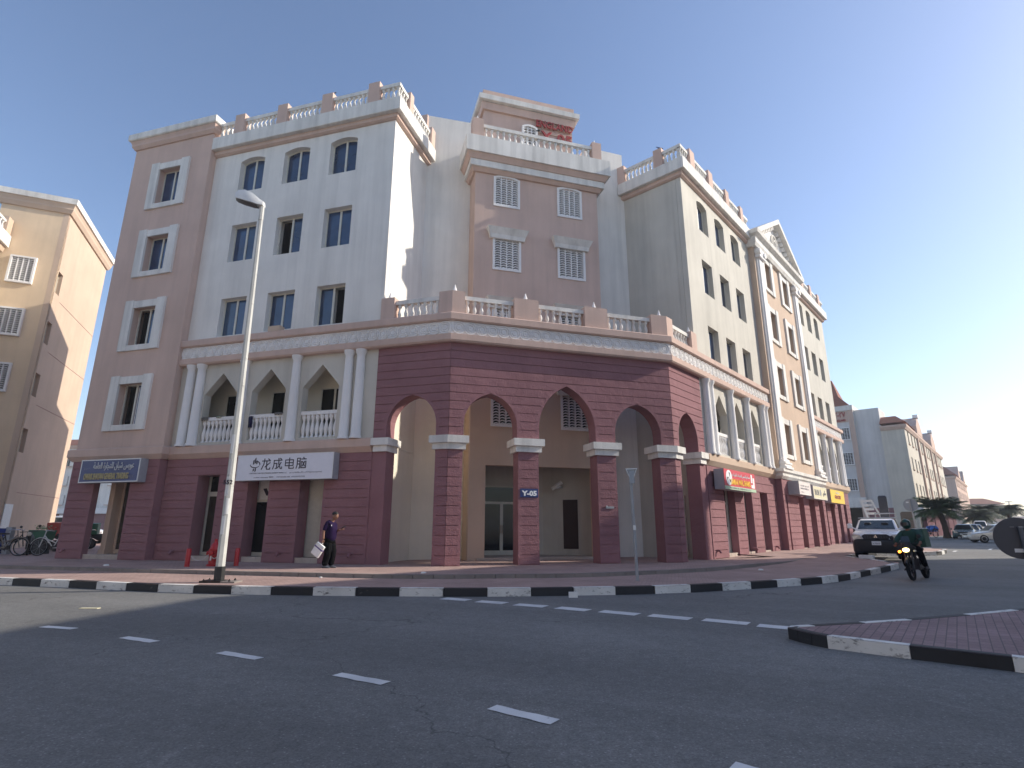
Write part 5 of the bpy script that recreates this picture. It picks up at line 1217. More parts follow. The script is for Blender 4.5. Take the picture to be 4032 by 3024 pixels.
# round signs
def disc(fr, t, z, R_, o0, o1, name, m, parent, n=28): B = MB(); B.prism(fr, [(t + R_ * cos(2 * pi * k / n), z + R_ * sin(2 * pi * k / n)) for k in range(n)], o0, o1); return B.build(name, m, parent)
rx, ry = 7.72, 8.72; rn = thing('round_sign', 'large dark round sign seen from behind, leaning at the right edge on the traffic island', 'sign', (rx + .1, ry, -.13))
fr_ = Fr((rx, ry), Vector((.86, -.42)))
disc(fr_, 0, 1.09, .305, -.02, .0, 'sign_plate', 'sign_back', rn); 
B = MB(); B.tube([fr_.p(.10, .04, -.2), fr_.p(.03, .04, 1.26)], .030, 10); B.build('post', 'sign_post', rn, True)
B = MB(); B.box(fr_, -.08, -.03, .001, .012, 1.25, 1.257); B.box(fr_, .07, .12, .001, .012, 1.25, 1.257); B.box(fr_, .005, .05, .075, .082, 1.247, 1.262); B.build('bracket', 'galvanised', rn)
B = MB(); B.box(fr_, -.08, .04, .0, .004, .88, .935); B.build('sticker', 'paper', rn)
q_ = Vector((19.5, 27.6)); rz = walk_z(q_.x, q_.y); rf = thing('round_sign', 'grey round sign seen from behind on a post beyond the white pickup', 'sign', (q_.x, q_.y, rz))
ff = Fr(q_, Vector((.83, -.56))); disc(ff, 0, 2.36, .30, -.02, 0, 'sign_plate', 'galvanised', rf); B = MB(); B.tube([ff.p(.08, .04, rz - .05), ff.p(.0, .04, 2.6)], .035, 8); B.build('post', 'galvanised', rf, True)
B = MB(); B.box(ff, -.17, -.06, 0, .01, 2.46, 2.52); B.build('sticker', 'paper', rf)

# hydrant and red posts
hx, hy = -9.78, 19.0
hy_ = thing('fire_hydrant', 'red fire hydrant between red posts in front of the maroon wall', 'hydrant', (hx, hy, 0))
B = MB(); B.lathe((hx, hy, 0), [(.20, 0), (.20, .05), (.15, .07), (.145, .46), (.18, .48), (.18, .53), (.15, .55), (.13, .66), (.06, .74), (.05, .78), (.05, .84), (.01, .86)], 14); B.build('body', 'hydrant_red', hy_, True)
for d_ in ((-1, 0), (1, 0), (0, -1)): B = MB(); B.tube([(hx + d_[0] * .1, hy + d_[1] * .1, .40), (hx + d_[0] * .235, hy + d_[1] * .235, .40), (hx + d_[0] * .25, hy + d_[1] * .25, .40)], [.075, .075, .05], 10); B.build('outlet', 'hydrant_red', hy_, True)
B = MB(); B.rbox(hx - .05, hx + .0, hy - .165, hy - .15, .18, .34); B.build('tag', 'paper', hy_)
posts = [(-10.42, 18.62, 'red post at the left of the hydrant'), (-9.05, 19.05, 'red post at the right of the hydrant, beyond the lamp post'), (-9.47, 18.72, 'red post close behind the lamp post beside the hydrant')]
for x, y, lb in posts:
    B = MB(); B.lathe((x, y, -.02), [(.075, 0), (.075, .55), (.06, .58), (.01, .59)], 12); tag(B.build('bollard', 'hydrant_red', None, True), lb, 'bollard', 'red posts around the hydrant')
ch = []
for k in range(9): u = k / 8; ch.append((posts[0][0] + (hx - .1 - posts[0][0]) * u, posts[0][1] + (hy - .1 - posts[0][1]) * u, .40 - .22 * sin(pi * u)))
for k in range(1, 9): u = k / 8; ch.append((hx - .1 + (posts[2][0] - hx + .1) * u, hy - .1 + (posts[2][1] - hy + .1) * u, .40 - .16 * sin(pi * u)))
B = MB(); B.tube(ch, .014, 5); tag(B.build('chain', 'chain_metal', None, True), 'pale chain slung between the red posts and the hydrant', 'chain')

# small litter and odd things
def litter(x, y, z, s, lb, m='paper', cat='litter'):
    B = MB(); n = 7; B.loft([[(x + s * r * cos(2 * pi * k / n) * random.uniform(.7, 1.2), y + s * r * sin(2 * pi * k / n) * random.uniform(.7, 1.2), z + s * h) for k in range(n)] for r, h in ((.9, 0), (1.0, .25), (.6, .5), (.1, .55))]); tag(B.build('litter', m, None), lb, cat)
litter(-13.2, 18.9, .0, .10, 'crumpled white cup lying before the open passage')
litter(-2.45, 16.15, .0, .08, 'crumpled white paper on the sunlit edge of the raised pavement')
litter(-5.2, 15.9, -.10, .05, 'small white scrap at the foot of the raised pavement')
litter(8.1, 18.9, -.09, .09, 'white rubbish at the foot of the pavement edge near the right arches')
B = MB(); B.rbox(1.28, 1.48, 13.12, 13.17, -.28, -.16); tag(B.build('small_carton', 'paper', None), 'small white printed carton against the kerb', 'litter')
B = MB(); B.box(WORLD, -8.2, -7.85, 11.2, 11.3, -.278, -.268); tag(B.build('litter', 'sign_cream', None), 'flat pale wrapper lying on the sunlit road', 'litter')
fr_p = FB
B = MB(); B.loft([[FB.p(t, o, z) for t, o, z in ((4.65, .35, .12), (6.0, 1.15, .02), (5.9, 1.5, .02), (4.6, .75, .12))], [FB.p(t, o, z) for t, o, z in ((4.65, .33, .16), (6.0, 1.15, .05), (5.9, 1.5, .05), (4.6, .75, .16))]]); tag(B.build('ramp_board', 'door_brown', None), 'dark ramp board lying at the first shop door of the sunlit front', 'ramp')
B = MB(); q = FB.q(6.75, 4.9); z = walk_z(q.x, q.y); B.box(FB, 6.6, 6.95, 4.5, 5.0, z - .1, z + .13); tag(B.build('concrete_block', 'kerb_white', None), 'white concrete block in front of the pickup wheel', 'block')

# ---------------------------------------------------------------- people
def skin_part(name, verts, edges, radii, m, parent, sub=2, root=0):
    me = bpy.data.meshes.new(name); me.from_pydata([tuple(v) for v in verts], edges, []); o = bpy.data.objects.new(name, me); COL.objects.link(o)
    sk = o.modifiers.new('s', 'SKIN'); sk.use_smooth_shade = True
    for i, d in enumerate(me.skin_vertices[0].data):
        r = radii[i]; d.radius = r if isinstance(r, tuple) else (r, r); d.use_root = (i == root)
    ss = o.modifiers.new('u', 'SUBSURF'); ss.levels = sub; ss.render_levels = sub
    dg = bpy.context.evaluated_depsgraph_get(); dg.update(); ev = o.evaluated_get(dg); nm = bpy.data.meshes.new_from_object(ev)
    bpy.data.objects.remove(o); nm.materials.clear(); nm.materials.append(MATS[m])
    for f in nm.polygons: f.use_smooth = True
    return nm
def join_meshes(name, ms, m, parent):
    bm = bmesh.new()
    for me in ms: bm.from_mesh(me)
    out = bpy.data.meshes.new(name); bm.to_mesh(out); bm.free(); out.materials.append(MATS[m])
    for f in out.polygons: f.use_smooth = True
    return link(name, out, parent)
def chain(pts, rad_, m='skin'):
    return skin_part('c', pts, [(i, i + 1) for i in range(len(pts) - 1)], rad_, m, None, 2)
def hand(w, d, side, curl=.3, up=Vector((0, 0, 1))):
    """palm and five fingers from the wrist w towards d"""
    d = Vector(d).normalized(); up = (up - d * up.dot(d)).normalized(); s = d.cross(up) * side; w = Vector(w); ms = []
    palm = [w, w + d * .05, w + d * .095]; ms.append(chain(palm, [(.022, .026), (.016, .038), (.014, .036)]))
    for k, (ofs, ln) in enumerate(((.027, .068), (.009, .076), (-.009, .07), (-.026, .054))):
        b0 = w + d * .085 + s * ofs; a = curl; p1 = b0 + (d * cos(a) - up * sin(a)) * ln * .5; p2 = p1 + (d * cos(a * 2.4) - up * sin(a * 2.4)) * ln * .5; ms.append(chain([b0, p1, p2], [.0095, .0088, .0075]))
    t0 = w + d * .03 + s * .02; t1 = t0 + (d * .6 + s * .8).normalized() * .04 - up * .01; t2 = t1 + (d * .9 + s * .2).normalized() * .032; ms.append(chain([t0, t1, t2], [.013, .0105, .009]))
    return ms
def head(c, fwd, up, s=1.0):
    """face looking along fwd: shaped skull, brow, nose, lips, chin, ears"""
    c = Vector(c); fwd = Vector(fwd).normalized(); up = (Vector(up) - fwd * Vector(up).dot(fwd)).normalized(); rt = fwd.cross(up)
    bm = bmesh.new(); bmesh.ops.create_uvsphere(bm, u_segments=24, v_segments=18, radius=1.0)
    g = lambda a, b_: math.exp(-(a * a) / (b_ * b_))
    for v in bm.verts:
        x, y, z = v.co  # x right, y fwd, z up
        X, Y, Z = x * .076, y * .096, z * .116
        if z < 0: X *= 1 - .30 * z * z; Y *= 1 - .12 * z * z
        if y > 0:
            Y += .022 * g(x, .20) * g(z + .12, .20) + .012 * g(x, .28) * g(z + .52, .10) - .010 * (g(x - .38, .18) + g(x + .38, .18)) * g(z - .05, .12) + .010 * g(x, .35) * g(z + .80, .18) + .006 * g(z - .22, .10)
        v.co = (X, Y, Z)
    for sd in (-1, 1):
        r = bmesh.ops.create_uvsphere(bm, u_segments=8, v_segments=6, radius=1.0)
        for v in r['verts']: v.co = (sd * .078 + v.co.x * .010, -.005 + v.co.y * .020, -.005 + v.co.z * .032)
    for v in bm.verts: v.co = c + rt * v.co.x * s + fwd * v.co.y * s + up * v.co.z * s
    me = bpy.data.meshes.new('h'); bm.to_mesh(me); bm.free(); return me
# pedestrian
px, py = -5.78, 18.2
pd = thing('person', 'man in a dark purple shirt walking with a phone and a white bag', 'person', (px, py, 0))
PF = Vector((.93, -.28, 0)).normalized(); PS = Vector((-PF.y, PF.x, 0))     # PF: where he faces, PS: his left
def pp(f, s, z): return Vector((px, py, 0)) + PF * f + PS * s + Vector((0, 0, z))
nk = pp(.06, 0, 1.43)
bv = [pp(0, 0, .93), pp(-.02, 0, 1.12), pp(-.01, 0, 1.32), nk, pp(.10, 0, 1.50)]
be = [(0, 1), (1, 2), (2, 3), (3, 4)]; brd = [(.13, .12), (.12, .11), (.13, .11), .058, .055]
armR = [pp(.0, -.17, 1.36), pp(-.07, -.24, 1.10), pp(-.05, -.25, .86)]; armL = [pp(.0, .17, 1.36), pp(.03, .22, 1.10), pp(.27, .14, 1.16)]
i = len(bv); bv += armR; be += [(2, i), (i, i + 1), (i + 1, i + 2)]; brd += [.052, .043, .032]
i = len(bv); bv += armL; be += [(2, i), (i, i + 1), (i + 1, i + 2)]; brd += [.052, .043, .032]
legs = []
for sd, (kf, kz, af, az) in ((-1, (.06, .50, -.02, .09)), (1, (.10, .51, .08, .09))):
    i = len(bv); bv += [pp(.0, sd * .09, .86), pp(kf, sd * .10, kz), pp(af, sd * .10, az)]; be += [(0, i), (i, i + 1), (i + 1, i + 2)]; brd += [.085, .058, .04]
body_m = skin_part('b', bv, be, brd, 'skin', None, 2)
hdm = head(pp(.15, 0, 1.575), PF * .86 + Vector((0, 0, -.50)), Vector((0, 0, 1)) + PF * .5)
ms = [body_m, hdm] + hand(armR[2], Vector((0, 0, -1)) + PF * .1, 1, .9, PF) + hand(armL[2], PF * .9 + Vector((0, 0, .35)), -1, .5, Vector((0, 0, 1)))
join_meshes('body', ms, 'skin', pd)
tors = [pp(0, 0, .76), pp(.035, 0, 1.0), pp(.035, 0, 1.16), pp(-.02, 0, 1.32), pp(.02, 0, 1.44)]
tv = list(tors); te = [(0, 1), (1, 2), (2, 3), (3, 4)]; tr = [(.19, .185), (.21, .20), (.20, .19), (.185, .165), (.085, .08)]
for sd, arm in ((-1, armR), (1, armL)):
    i = len(tv); tv += [pp(-.01, sd * .16, 1.36), arm[0].lerp(arm[1], .55), arm[0].lerp(arm[1], .95)]; te += [(3, i), (i, i + 1), (i + 1, i + 2)]; tr += [.075, .072, .070]
join_meshes('shirt', [skin_part('s', tv, te, tr, 'shirt_purple', None, 2)], 'shirt_purple', pd)
lv = [pp(0, 0, 1.0), pp(-.01, 0, .86)]; le = [(0, 1)]; lr = [(.19, .175), (.185, .175)]
for sd, kf, af in ((-1, .05, -.03), (1, .10, .06)):
    i = len(lv); lv += [pp(.01, sd * .085, .76), pp(kf, sd * .10, .48), pp(af, sd * .10, .16), pp(af, sd * .10, .06)]; le += [(1, i), (i, i + 1), (i + 1, i + 2), (i + 2, i + 3)]; lr += [.145, .118, .10, .10]
join_meshes('trousers', [skin_part('t', lv, le, lr, 'trousers_black', None, 2)], 'trousers_black', pd)
for sd, af in ((-1, -.03), (1, .06)): B = MB(); B.loft([[tuple(pp(af + f, sd * .10 + w * cos(a), .0 + h * (.5 + .5 * sin(a)))) for a in [2 * pi * k / 10 for k in range(10)]] for f, w, h in ((-.09, .03, .06), (-.05, .045, .09), (.05, .05, .08), (.14, .045, .055), (.19, .02, .03))]); B.build('shoe', 'shoe', pd, True)
B = MB(); hc = pp(.135, 0, 1.60); hf = (PF * .86 + Vector((0, 0, -.5))).normalized(); hu = (Vector((0, 0, 1)) + PF * .5); hu = (hu - hf * hu.dot(hf)).normalized(); hr = hf.cross(hu)
bm = bmesh.new(); bmesh.ops.create_uvsphere(bm, u_segments=20, v_segments=12, radius=1)
bmesh.ops.delete(bm, geom=[v for v in bm.verts if v.co.z < -.25 + max(0, v.co.y) * .9], context='VERTS')
for v in bm.verts: v.co = hc + hr * v.co.x * .092 + hf * (v.co.y * .110 - .008) + hu * (v.co.z * .128)
me = bpy.data.meshes.new('hair'); bm.to_mesh(me); bm.free(); me.materials.append(MATS['hair']); link('hair', me, pd)
fsh = Fr((pp(.155, 0, 0)).to_2d() if hasattr(Vector, 'to_2d') else (0, 0), Vector((PS.x, PS.y)))
B = MB(); B.box(Fr(xy(pp(.10, -.15, 0)), PF), .0, .05, .0, .02, 1.27, 1.31); B.build('shirt_print', 'letter_white', pd)
ph = thing('phone', 'dark phone held up in the walking man\'s hand', 'phone', tuple(pp(.40, .12, 1.2)))
B = MB(); c = pp(.40, .11, 1.235); u_ = (PF * .85 + Vector((0, 0, .5))).normalized(); v_ = PS; w_ = u_.cross(v_)
B.hexa([tuple(c + u_ * a * .075 + v_ * b * .036 - w_ * .005) for a, b in ((-1, -1), (1, -1), (1, 1), (-1, 1))], [tuple(c + u_ * a * .075 + v_ * b * .036 + w_ * .005) for a, b in ((-1, -1), (1, -1), (1, 1), (-1, 1))]); B.build('phone_body', 'black_plastic', ph)
bg = thing('carrier_bag', 'square white bag with a purple stripe swinging from the walking man\'s hand', 'bag', tuple(pp(-.22, -.3, .45)))
c = pp(-.17, -.30, .56); ang = rad(-33); u_ = PF * cos(ang) + Vector((0, 0, sin(ang))); v_ = -PF * sin(ang) + Vector((0, 0, cos(ang))); w_ = PS
def bagbox(u0, u1, v0, v1, t, name, m):
    B = MB(); B.hexa([tuple(c + u_ * a + v_ * b - w_ * t) for a, b in ((u0, v0), (u1, v0), (u1, v1), (u0, v1))], [tuple(c + u_ * a + v_ * b + w_ * t) for a, b in ((u0, v0), (u1, v0), (u1, v1), (u0, v1))]); return B.build(name, m, bg)
bgo = bagbox(-.16, .16, -.21, .19, .045, 'bag_body', 'bag_white'); mdb = bgo.modifiers.new('bev', 'BEVEL'); mdb.width = .02; mdb.segments = 2
bagbox(-.163, .163, .035, .075, .048, 'stripe', 'bag_stripe')
B = MB(); B.tube([tuple(armR[2] + Vector((0, 0, -.10))), tuple(c + v_ * .19)], .008, 5); B.build('handle', 'bag_white', bg)

# ---------------------------------------------------------------- wheels and vehicles (local space: x forward, y left)
def wheel(parent, x, y, r, w, spokes=5, rimm='rim', name='wheel'):
    B = MB(); B.lathe((x, y, r), [(r * .62, -w / 2), (r * .9, -w / 2), (r, -w / 3), (r, w / 3), (r * .9, w / 2), (r * .62, w / 2)], 20, 'y'); o = B.build(name, 'tyre', parent, True)
    B = MB(); sd = 1 if y > 0 else -1; B.lathe((x, y + sd * w * .38, r), [(r * .64, -.02), (r * .64, .02), (r * .58, .03), (r * .2, .01), (.03, .02)][::1], 16, 'y'); B.build('rim', rimm, o, True); return o
def section(x, hw, z0, z1, rd=.12, n=5, tumble=0.0):
    """rounded box ring across the car at station x"""
    pts = []
    for cx, cz, a0 in ((hw - rd, z0 + rd * .6, -pi / 2), (hw - rd - tumble, z1 - rd, 0), (-(hw - rd - tumble), z1 - rd, pi / 2), (-(hw - rd), z0 + rd * .6, pi)):
        for k in range(n):
            a = a0 + pi / 2 * k / (n - 1); rz_ = rd if cz > (z0 + z1) / 2 else rd * .6
            pts.append((x, cx + rd * cos(a), cz + rz_ * sin(a)))
    return pts
def glass_quad(name, P, parent, m='car_glass', th=.012):
    P = [Vector(p) for p in P]; nn = (P[1] - P[0]).cross(P[2] - P[0]).normalized() * th; B = MB(); B.hexa([tuple(p - nn) for p in P], [tuple(p + nn) for p in P]); return B.build(name, m, parent)
def sedan(label, m, loc, yaw, s=1.0, L=4.5, W=1.78, Hh=1.45, group=None, suv=0.0, detail=True):
    r = thing('parked_car', label, 'car', (0, 0, 0), group, local=True); hw = W / 2; zb = .22; zh = .88 + suv * .5; zt = Hh + suv
    B = MB(); st = [(L / 2, hw * .72, zb + .12, zh - .28), (L / 2 - .12, hw * .93, zb, zh - .18), (L / 2 - .55, hw, zb, zh - .10), (L * .17, hw, zb, zh + .02), (0, hw, zb, zh + .05), (-L * .28, hw, zb, zh + .06), (-L / 2 + .35, hw * .97, zb, zh + .04), (-L / 2 + .05, hw * .88, zb + .05, zh - .04), (-L / 2, hw * .75, zb + .15, zh - .2)]
    B.loft([section(*q) for q in st]); bd = B.build('body', m, r, True)
    cab = [(L * .20, hw * .86, zh - .02, zh + .06, .03), (L * .07, hw * .80, zh - .02, zt - .06, .10), (-.1, hw * .78, zh - .02, zt, .12), (-L * .22, hw * .78, zh - .02, zt - .03, .12), (-L * .36, hw * .82, zh - .02, zh + .10, .04)]
    B = MB(); B.loft([section(x, w, z0, z1, rd_, tumble=.10 if z1 > zh + .2 else 0) for x, w, z0, z1, rd_ in cab]); B.build('cabin', m, r, True)
    y0, y1 = hw * .72, hw * .58
    glass_quad('windscreen', [(L * .195, -y0, zh + .07), (L * .195, y0, zh + .07), (L * .085, y1, zt - .10), (L * .085, -y1, zt - .10)], r)
    glass_quad('rear_window', [(-L * .355, y0, zh + .10), (-L * .355, -y0, zh + .10), (-L * .24, -y1, zt - .10), (-L * .24, y1, zt - .10)], r)
    for sd in (-1, 1):
        for a, b, c_, d_ in ((L * .15, .02, .02, L * .075), (-.02, -L * .28, -L * .22, -.02)):
            glass_quad('side_window', [(a, sd * hw * .845, zh + .08), (b, sd * hw * .845, zh + .08), (c_, sd * hw * .70, zt - .13), (d_, sd * hw * .70, zt - .13)], r)
        B = MB(); B.loft([[(L / 2 - .02 - u, sd * (hw * .62 + v), zz) for u, v, zz in ((0, -.14, zh - .30), (.06, .16, zh - .28), (.10, .16, zh - .16), (.02, -.12, zh - .18))], [(L / 2 + .02 - u, sd * (hw * .62 + v), zz) for u, v, zz in ((0, -.14, zh - .30), (.06, .16, zh - .28), (.10, .16, zh - .16), (.02, -.12, zh - .18))]]); B.build('headlight', 'lamp_lens', r)
        B = MB(); B.loft([section(L * .13 + k * .09, .07, zh + .02, zh + .16, .03) for k in (0, 1)]); mo = B.build('mirror', m, r, True); mo.location = (0, sd * (hw + .08), 0)
        for x in (L * .30, -L * .29): wheel(r, x, sd * (hw - .09), .32, .2)
    B = MB(); B.rbox(L / 2 - .06, L / 2 + .015, -hw * .38, hw * .38, zh - .30, zh - .20); B.rbox(L / 2 - .08, L / 2 + .01, -hw * .5, hw * .5, zb + .03, zb + .17); B.build('grille', 'black_plastic', r)
    B = MB(); B.rbox(L / 2 + .012, L / 2 + .03, -.25, .25, zb + .2, zb + .31); B.build('number_plate', 'paper', r)
    r.location = loc; r.rotation_euler = (0, 0, yaw); r.scale = (s, s, s); return r
yawB = math.atan2(-dB.y, -dB.x)
# white pickup
PKX, PKY = 16.55, 25.75; pkz = max(road_z(PKX, PKY), 0.0) ; 
pk = thing('pickup_truck', 'white pickup truck with a black lower front parked beside the pavement', 'pickup truck', (0, 0, 0), local=True)
L_, hw = 5.2, .90
B = MB(); B.loft([section(x, w, z0, z1, .12) for x, w, z0, z1 in ((2.52, .72, .62, .98), (2.45, .86, .55, 1.08), (2.1, .90, .5, 1.14), (1.35, .90, .5, 1.20), (.9, .90, .5, 1.22), (-.7, .90, .5, 1.22), (-2.5, .90, .5, 1.16), (-2.6, .86, .55, 1.1))]); B.build('body', 'car_white', pk, True)
B = MB(); B.loft([section(x, w, 1.18, z1, rd_, tumble=tb) for x, w, z1, rd_, tb in ((1.42, .82, 1.25, .02, .0), (.72, .80, 1.68, .09, .10), (.45, .79, 1.73, .10, .12), (-.55, .79, 1.72, .10, .12), (-.78, .80, 1.24, .03, .03))]); B.build('cabin', 'car_white', pk, True)
glass_quad('windscreen', [(1.41, -.71, 1.27), (1.41, .71, 1.27), (.77, .62, 1.65), (.77, -.62, 1.65)], pk, 'car_glass', .01)
for sd in (-1, 1):
    B = MB(); B.loft([section(.98, .14, 1.25, 1.56, .05), section(1.04, .13, 1.25, 1.55, .05)]); o = B.build('seat_shape', 'black_plastic', pk, True); o.location = (.055, sd * .33, .0)
    glass_quad('side_window', [(1.12, sd * .835, 1.28), (.1, sd * .835, 1.28), (.1, sd * .715, 1.68), (.66, sd * .715, 1.68)], pk)
    B = MB(); B.loft([[(2.60 - u + e, sd * y, z) for u, y, z in ((.04, .50, .86), (.10, .82, .84), (.17, .905, .94), (.15, .86, 1.04), (.08, .58, 1.02))] for e in (-.06, .03)]); B.build('headlight', 'lamp_lens', pk)
    B = MB(); B.loft([section(1.18, .10, 1.30, 1.50, .05), section(1.27, .11, 1.29, 1.51, .05), section(1.31, .08, 1.32, 1.48, .04)]); B.tube([(1.24, -sd * .22, 1.26), (1.24, -sd * .04, 1.36)], .03, 6); o = B.build('mirror', 'car_white', pk, True); o.location = (0, sd * 1.03, 0)
    B = MB(); B.rbox(1.16, 1.20, -.09, .09, 1.31, 1.49); o2_ = B.build('mirror_glass', 'black_plastic', o); 
    for x in (1.65, -1.55): wheel(pk, x, sd * .79, .36, .24)
B = MB(); B.loft([section(2.60, .70, .30, .80, .12), section(2.54, .84, .26, .84, .14), section(2.3, .91, .26, .86, .12), section(1.9, .905, .30, .70, .10)]); B.build('lower_bumper', 'black_plastic', pk, True)
B = MB(); B.loft([[(2.56 + e, y, z) for y, z in ((-.46, .84), (.46, .84), (.52, .98), (.40, 1.05), (-.40, 1.05), (-.52, .98))] for e in (-.06, .015)]); gr = B.build('grille', 'black_plastic', pk)
for k in range(9): B = MB(); B.rbox(2.57, 2.588, -.42 + k * .1, -.37 + k * .1, .88, 1.0); B.build('grille_bar', 'engine', gr)
B = MB()
for a in (90, 210, 330):
    d1 = Vector((cos(rad(a)), sin(rad(a)))); d2 = Vector((-d1.y, d1.x)); cc_ = Vector((0, .955)); q = [cc_, cc_ + d1 * .04 + d2 * .028, cc_ + d1 * .08, cc_ + d1 * .04 - d2 * .028]
    B.hexa([(2.585, p.x, p.y) for p in q], [(2.60, p.x, p.y) for p in q])
B.build('emblem', 'chrome', pk)
B = MB(); B.rbox(2.60, 2.62, -.17, .17, .60, .76); plt = B.build('number_plate', 'paper', pk)
fpl = Fr((2.621, 0), Vector((0, 1))); lettering(fpl, 'N 70019', .12, 0, .63, .002, 'ink', plt, 'number', width=.26, extrude=.001, height=.07)
B = MB(); B.tube([(-.3, -.78, 1.77), (-.3, .78, 1.77)], .025, 6); B.tube([(.35, -.72, 1.77), (.35, .72, 1.77)], .025, 6); B.build('roof_rack', 'galvanised', pk, True)
B = MB(); B.tube([(-1.0, -.1, 1.2), (-1.0, -.1, 2.0)], .03, 6); B.tube([(-1.0, .7, 1.2), (-1.0, .7, 2.0)], .03, 6); B.tube([(-1.0, -.1, 2.0), (-1.0, .7, 2.0)], .03, 6); B.build('rear_frame', 'galvanised', pk, True)
pk.location = (PKX, PKY, .0); pk.rotation_euler = (0, 0, yawB + .10); pk.scale = (.96,) * 3
# bent white tray and dark case carried in its load bed
ps = thing('plastic_pallet', 'white slatted plastic tray sticking up from the pickup', 'tray', (17.6, 27.3, 1.6)); fp = Fr((17.35, 27.6), Vector((.82, -.57)))
for k in range(4): B = MB(); B.box(fp, -.26 + k * .05, .16 + k * .06, -.03, .03, 2.50 - k * .2, 2.60 - k * .2); B.build('slat', 'frame_white', ps)
for a0, a1 in ((-.28, -.06), (.14, .50)):
    B = MB(); B.hexa([fp.p(t, o, z) for t, o, z in ((a1, -.035, 1.72), (a1 + .08, -.035, 1.72), (a1 + .08, .035, 1.72), (a1, .035, 1.72))], [fp.p(t, o, z) for t, o, z in ((a0, -.035, 2.62), (a0 + .08, -.035, 2.62), (a0 + .08, .035, 2.62), (a0, .035, 2.62))]); B.build('rail', 'frame_white', ps)
pc = thing('dark_case', 'dark grey upright case carried behind the pickup cab', 'case', (17.9, 27.4, 1.6)); B = MB(); B.loft([[fp.p(t, o, z) for t, o in ((.50, -.2), (.86, -.2), (.86, .15), (.50, .15))] for z in (1.75, 2.70)] + [[fp.p(t, o, 2.78) for t, o in ((.55, -.15), (.80, -.15), (.80, .1), (.55, .1))]]); B.build('case_body', 'sign_back', pc)

sx_, sy_ = 39.3, 46.2
sedan('silver saloon car crossing the side street, partly behind the round sign', 'car_silver', (sx_, sy_, road_z(sx_, sy_)), pi - .30, 1.0)
for k, (d_, o_, m, lb, sv) in enumerate(((53.6, 5.2, 'car_teal', 'dark teal saloon car parked facing the camera under the distant blocks', 0), (59.8, 5.4, 'car_dark', 'dark car parked behind the teal saloon', 0), (65.5, 5.5, 'car_grey', 'grey car third in the row behind the teal saloon', 0), (79, 5.5, 'car_white', 'white van farther down the street above the silver car', .55), (87.3, 6.3, 'car_dark', 'dark car beyond the white van', .1), (106, 6.5, 'car_grey', 'small pale car farthest down the street', 0))):
    q = FB.q(d_, o_); sedan(lb, m, (q.x, q.y, road_z(q.x, q.y)), yawB, 1.0, suv=sv, L=4.5 if sv < .5 else 4.9)

# motorcycle and rider
def bike_frame(P, W): pass
mb = thing('motorcycle', 'dark delivery motorcycle with lit headlamp and green rear box coming round the bend', 'motorcycle', (0, 0, 0), local=True)
def wl(x, parent, r=.30, w=.10): 
    B = MB(); B.torus((x, 0, r), r - w * .5, w * .5, 'y', 24, 8); o = B.build('wheel', 'tyre', parent, True)
    B = MB(); B.torus((x, 0, r), r - w * 1.05, .018, 'y', 20, 5); 
    for k in range(6): a = k * pi / 3; B.tube([(x, 0, r), (x + (r - w) * cos(a), 0, r + (r - w) * sin(a))], .012, 5)
    B.lathe((x, 0, r), [(.05, -.06), (.05, .06)], 10, 'y'); B.build('rim', 'engine', o, True); return o
wl(.66, mb); wl(-.64, mb, .30, .12)
B = MB(); 
for sd in (-1, 1): B.tube([(.66, sd * .085, .30), (.52, sd * .085, .72), (.42, sd * .085, 1.02)], .026, 7)
B.build('fork', 'engine', mb, True)
B = MB(); B.torus((.66, 0, .30), .33, .05, 'y', 10, 6, .6, 2.6, .9); B.build('front_mudguard', 'black_plastic', mb, True)
B = MB(); B.loft([[(x, w * cos(a), z + h * sin(a)) for a in [2 * pi * k / 12 for k in range(12)]] for x, w, z, h in ((.62, .06, .86, .08), (.58, .13, .90, .15), (.48, .15, .97, .20), (.40, .12, 1.02, .16))]); B.build('fairing', 'black_plastic', mb, True)
glass_quad('windshield', [(.52, -.13, 1.10), (.52, .13, 1.10), (.42, .10, 1.28), (.42, -.10, 1.28)], mb, 'car_glass', .005)
B = MB(); B.loft([[(x, w * cos(a), .88 + h * sin(a)) for a in [2 * pi * k / 14 for k in range(14)]] for x, w, h in ((.60, .085, .06), (.655, .085, .06), (.67, .06, .04))]); B.build('headlight', 'headlamp', mb, True)
for sd in (-1, 1):
    B = MB(); B.lathe((.54, sd * .20, .84), [(.005, -.05), (.036, -.03), (.036, .03), (.005, .05)], 8, 'x'); o = B.build('indicator', 'indicator' if sd < 0 else 'lamp_lens', mb, True)
    B = MB(); B.tube([(.44, sd * .2, 1.06), (.40, sd * .34, 1.22)], .008, 5); B.lathe((.40, sd * .36, 1.26), [(.01, -.015), (.06, -.01), (.06, .01), (.01, .015)], 10, 'x'); B.build('mirror', 'black_plastic', mb, True)
B = MB(); B.tube([(.34, -.36, 1.02), (.40, -.18, 1.05), (.42, 0, 1.04), (.40, .18, 1.05), (.34, .36, 1.02)], .016, 7); B.build('handlebar', 'black_plastic', mb, True)
B = MB(); B.loft([[(x, w * cos(a), z + h * sin(a)) for a in [2 * pi * k / 12 for k in range(12)]] for x, w, z, h in ((.38, .08, .92, .08), (.25, .15, .92, .13), (.02, .14, .88, .12), (-.10, .10, .84, .07))]); B.build('tank', 'black_plastic', mb, True)
B = MB(); B.loft([[(x, w * cos(a), z + .05 * sin(a)) for a in [2 * pi * k / 10 for k in range(10)]] for x, w, z in ((.0, .10, .82), (-.25, .14, .81), (-.60, .13, .85), (-.78, .09, .88))]); B.build('saddle', 'black_plastic', mb, True)
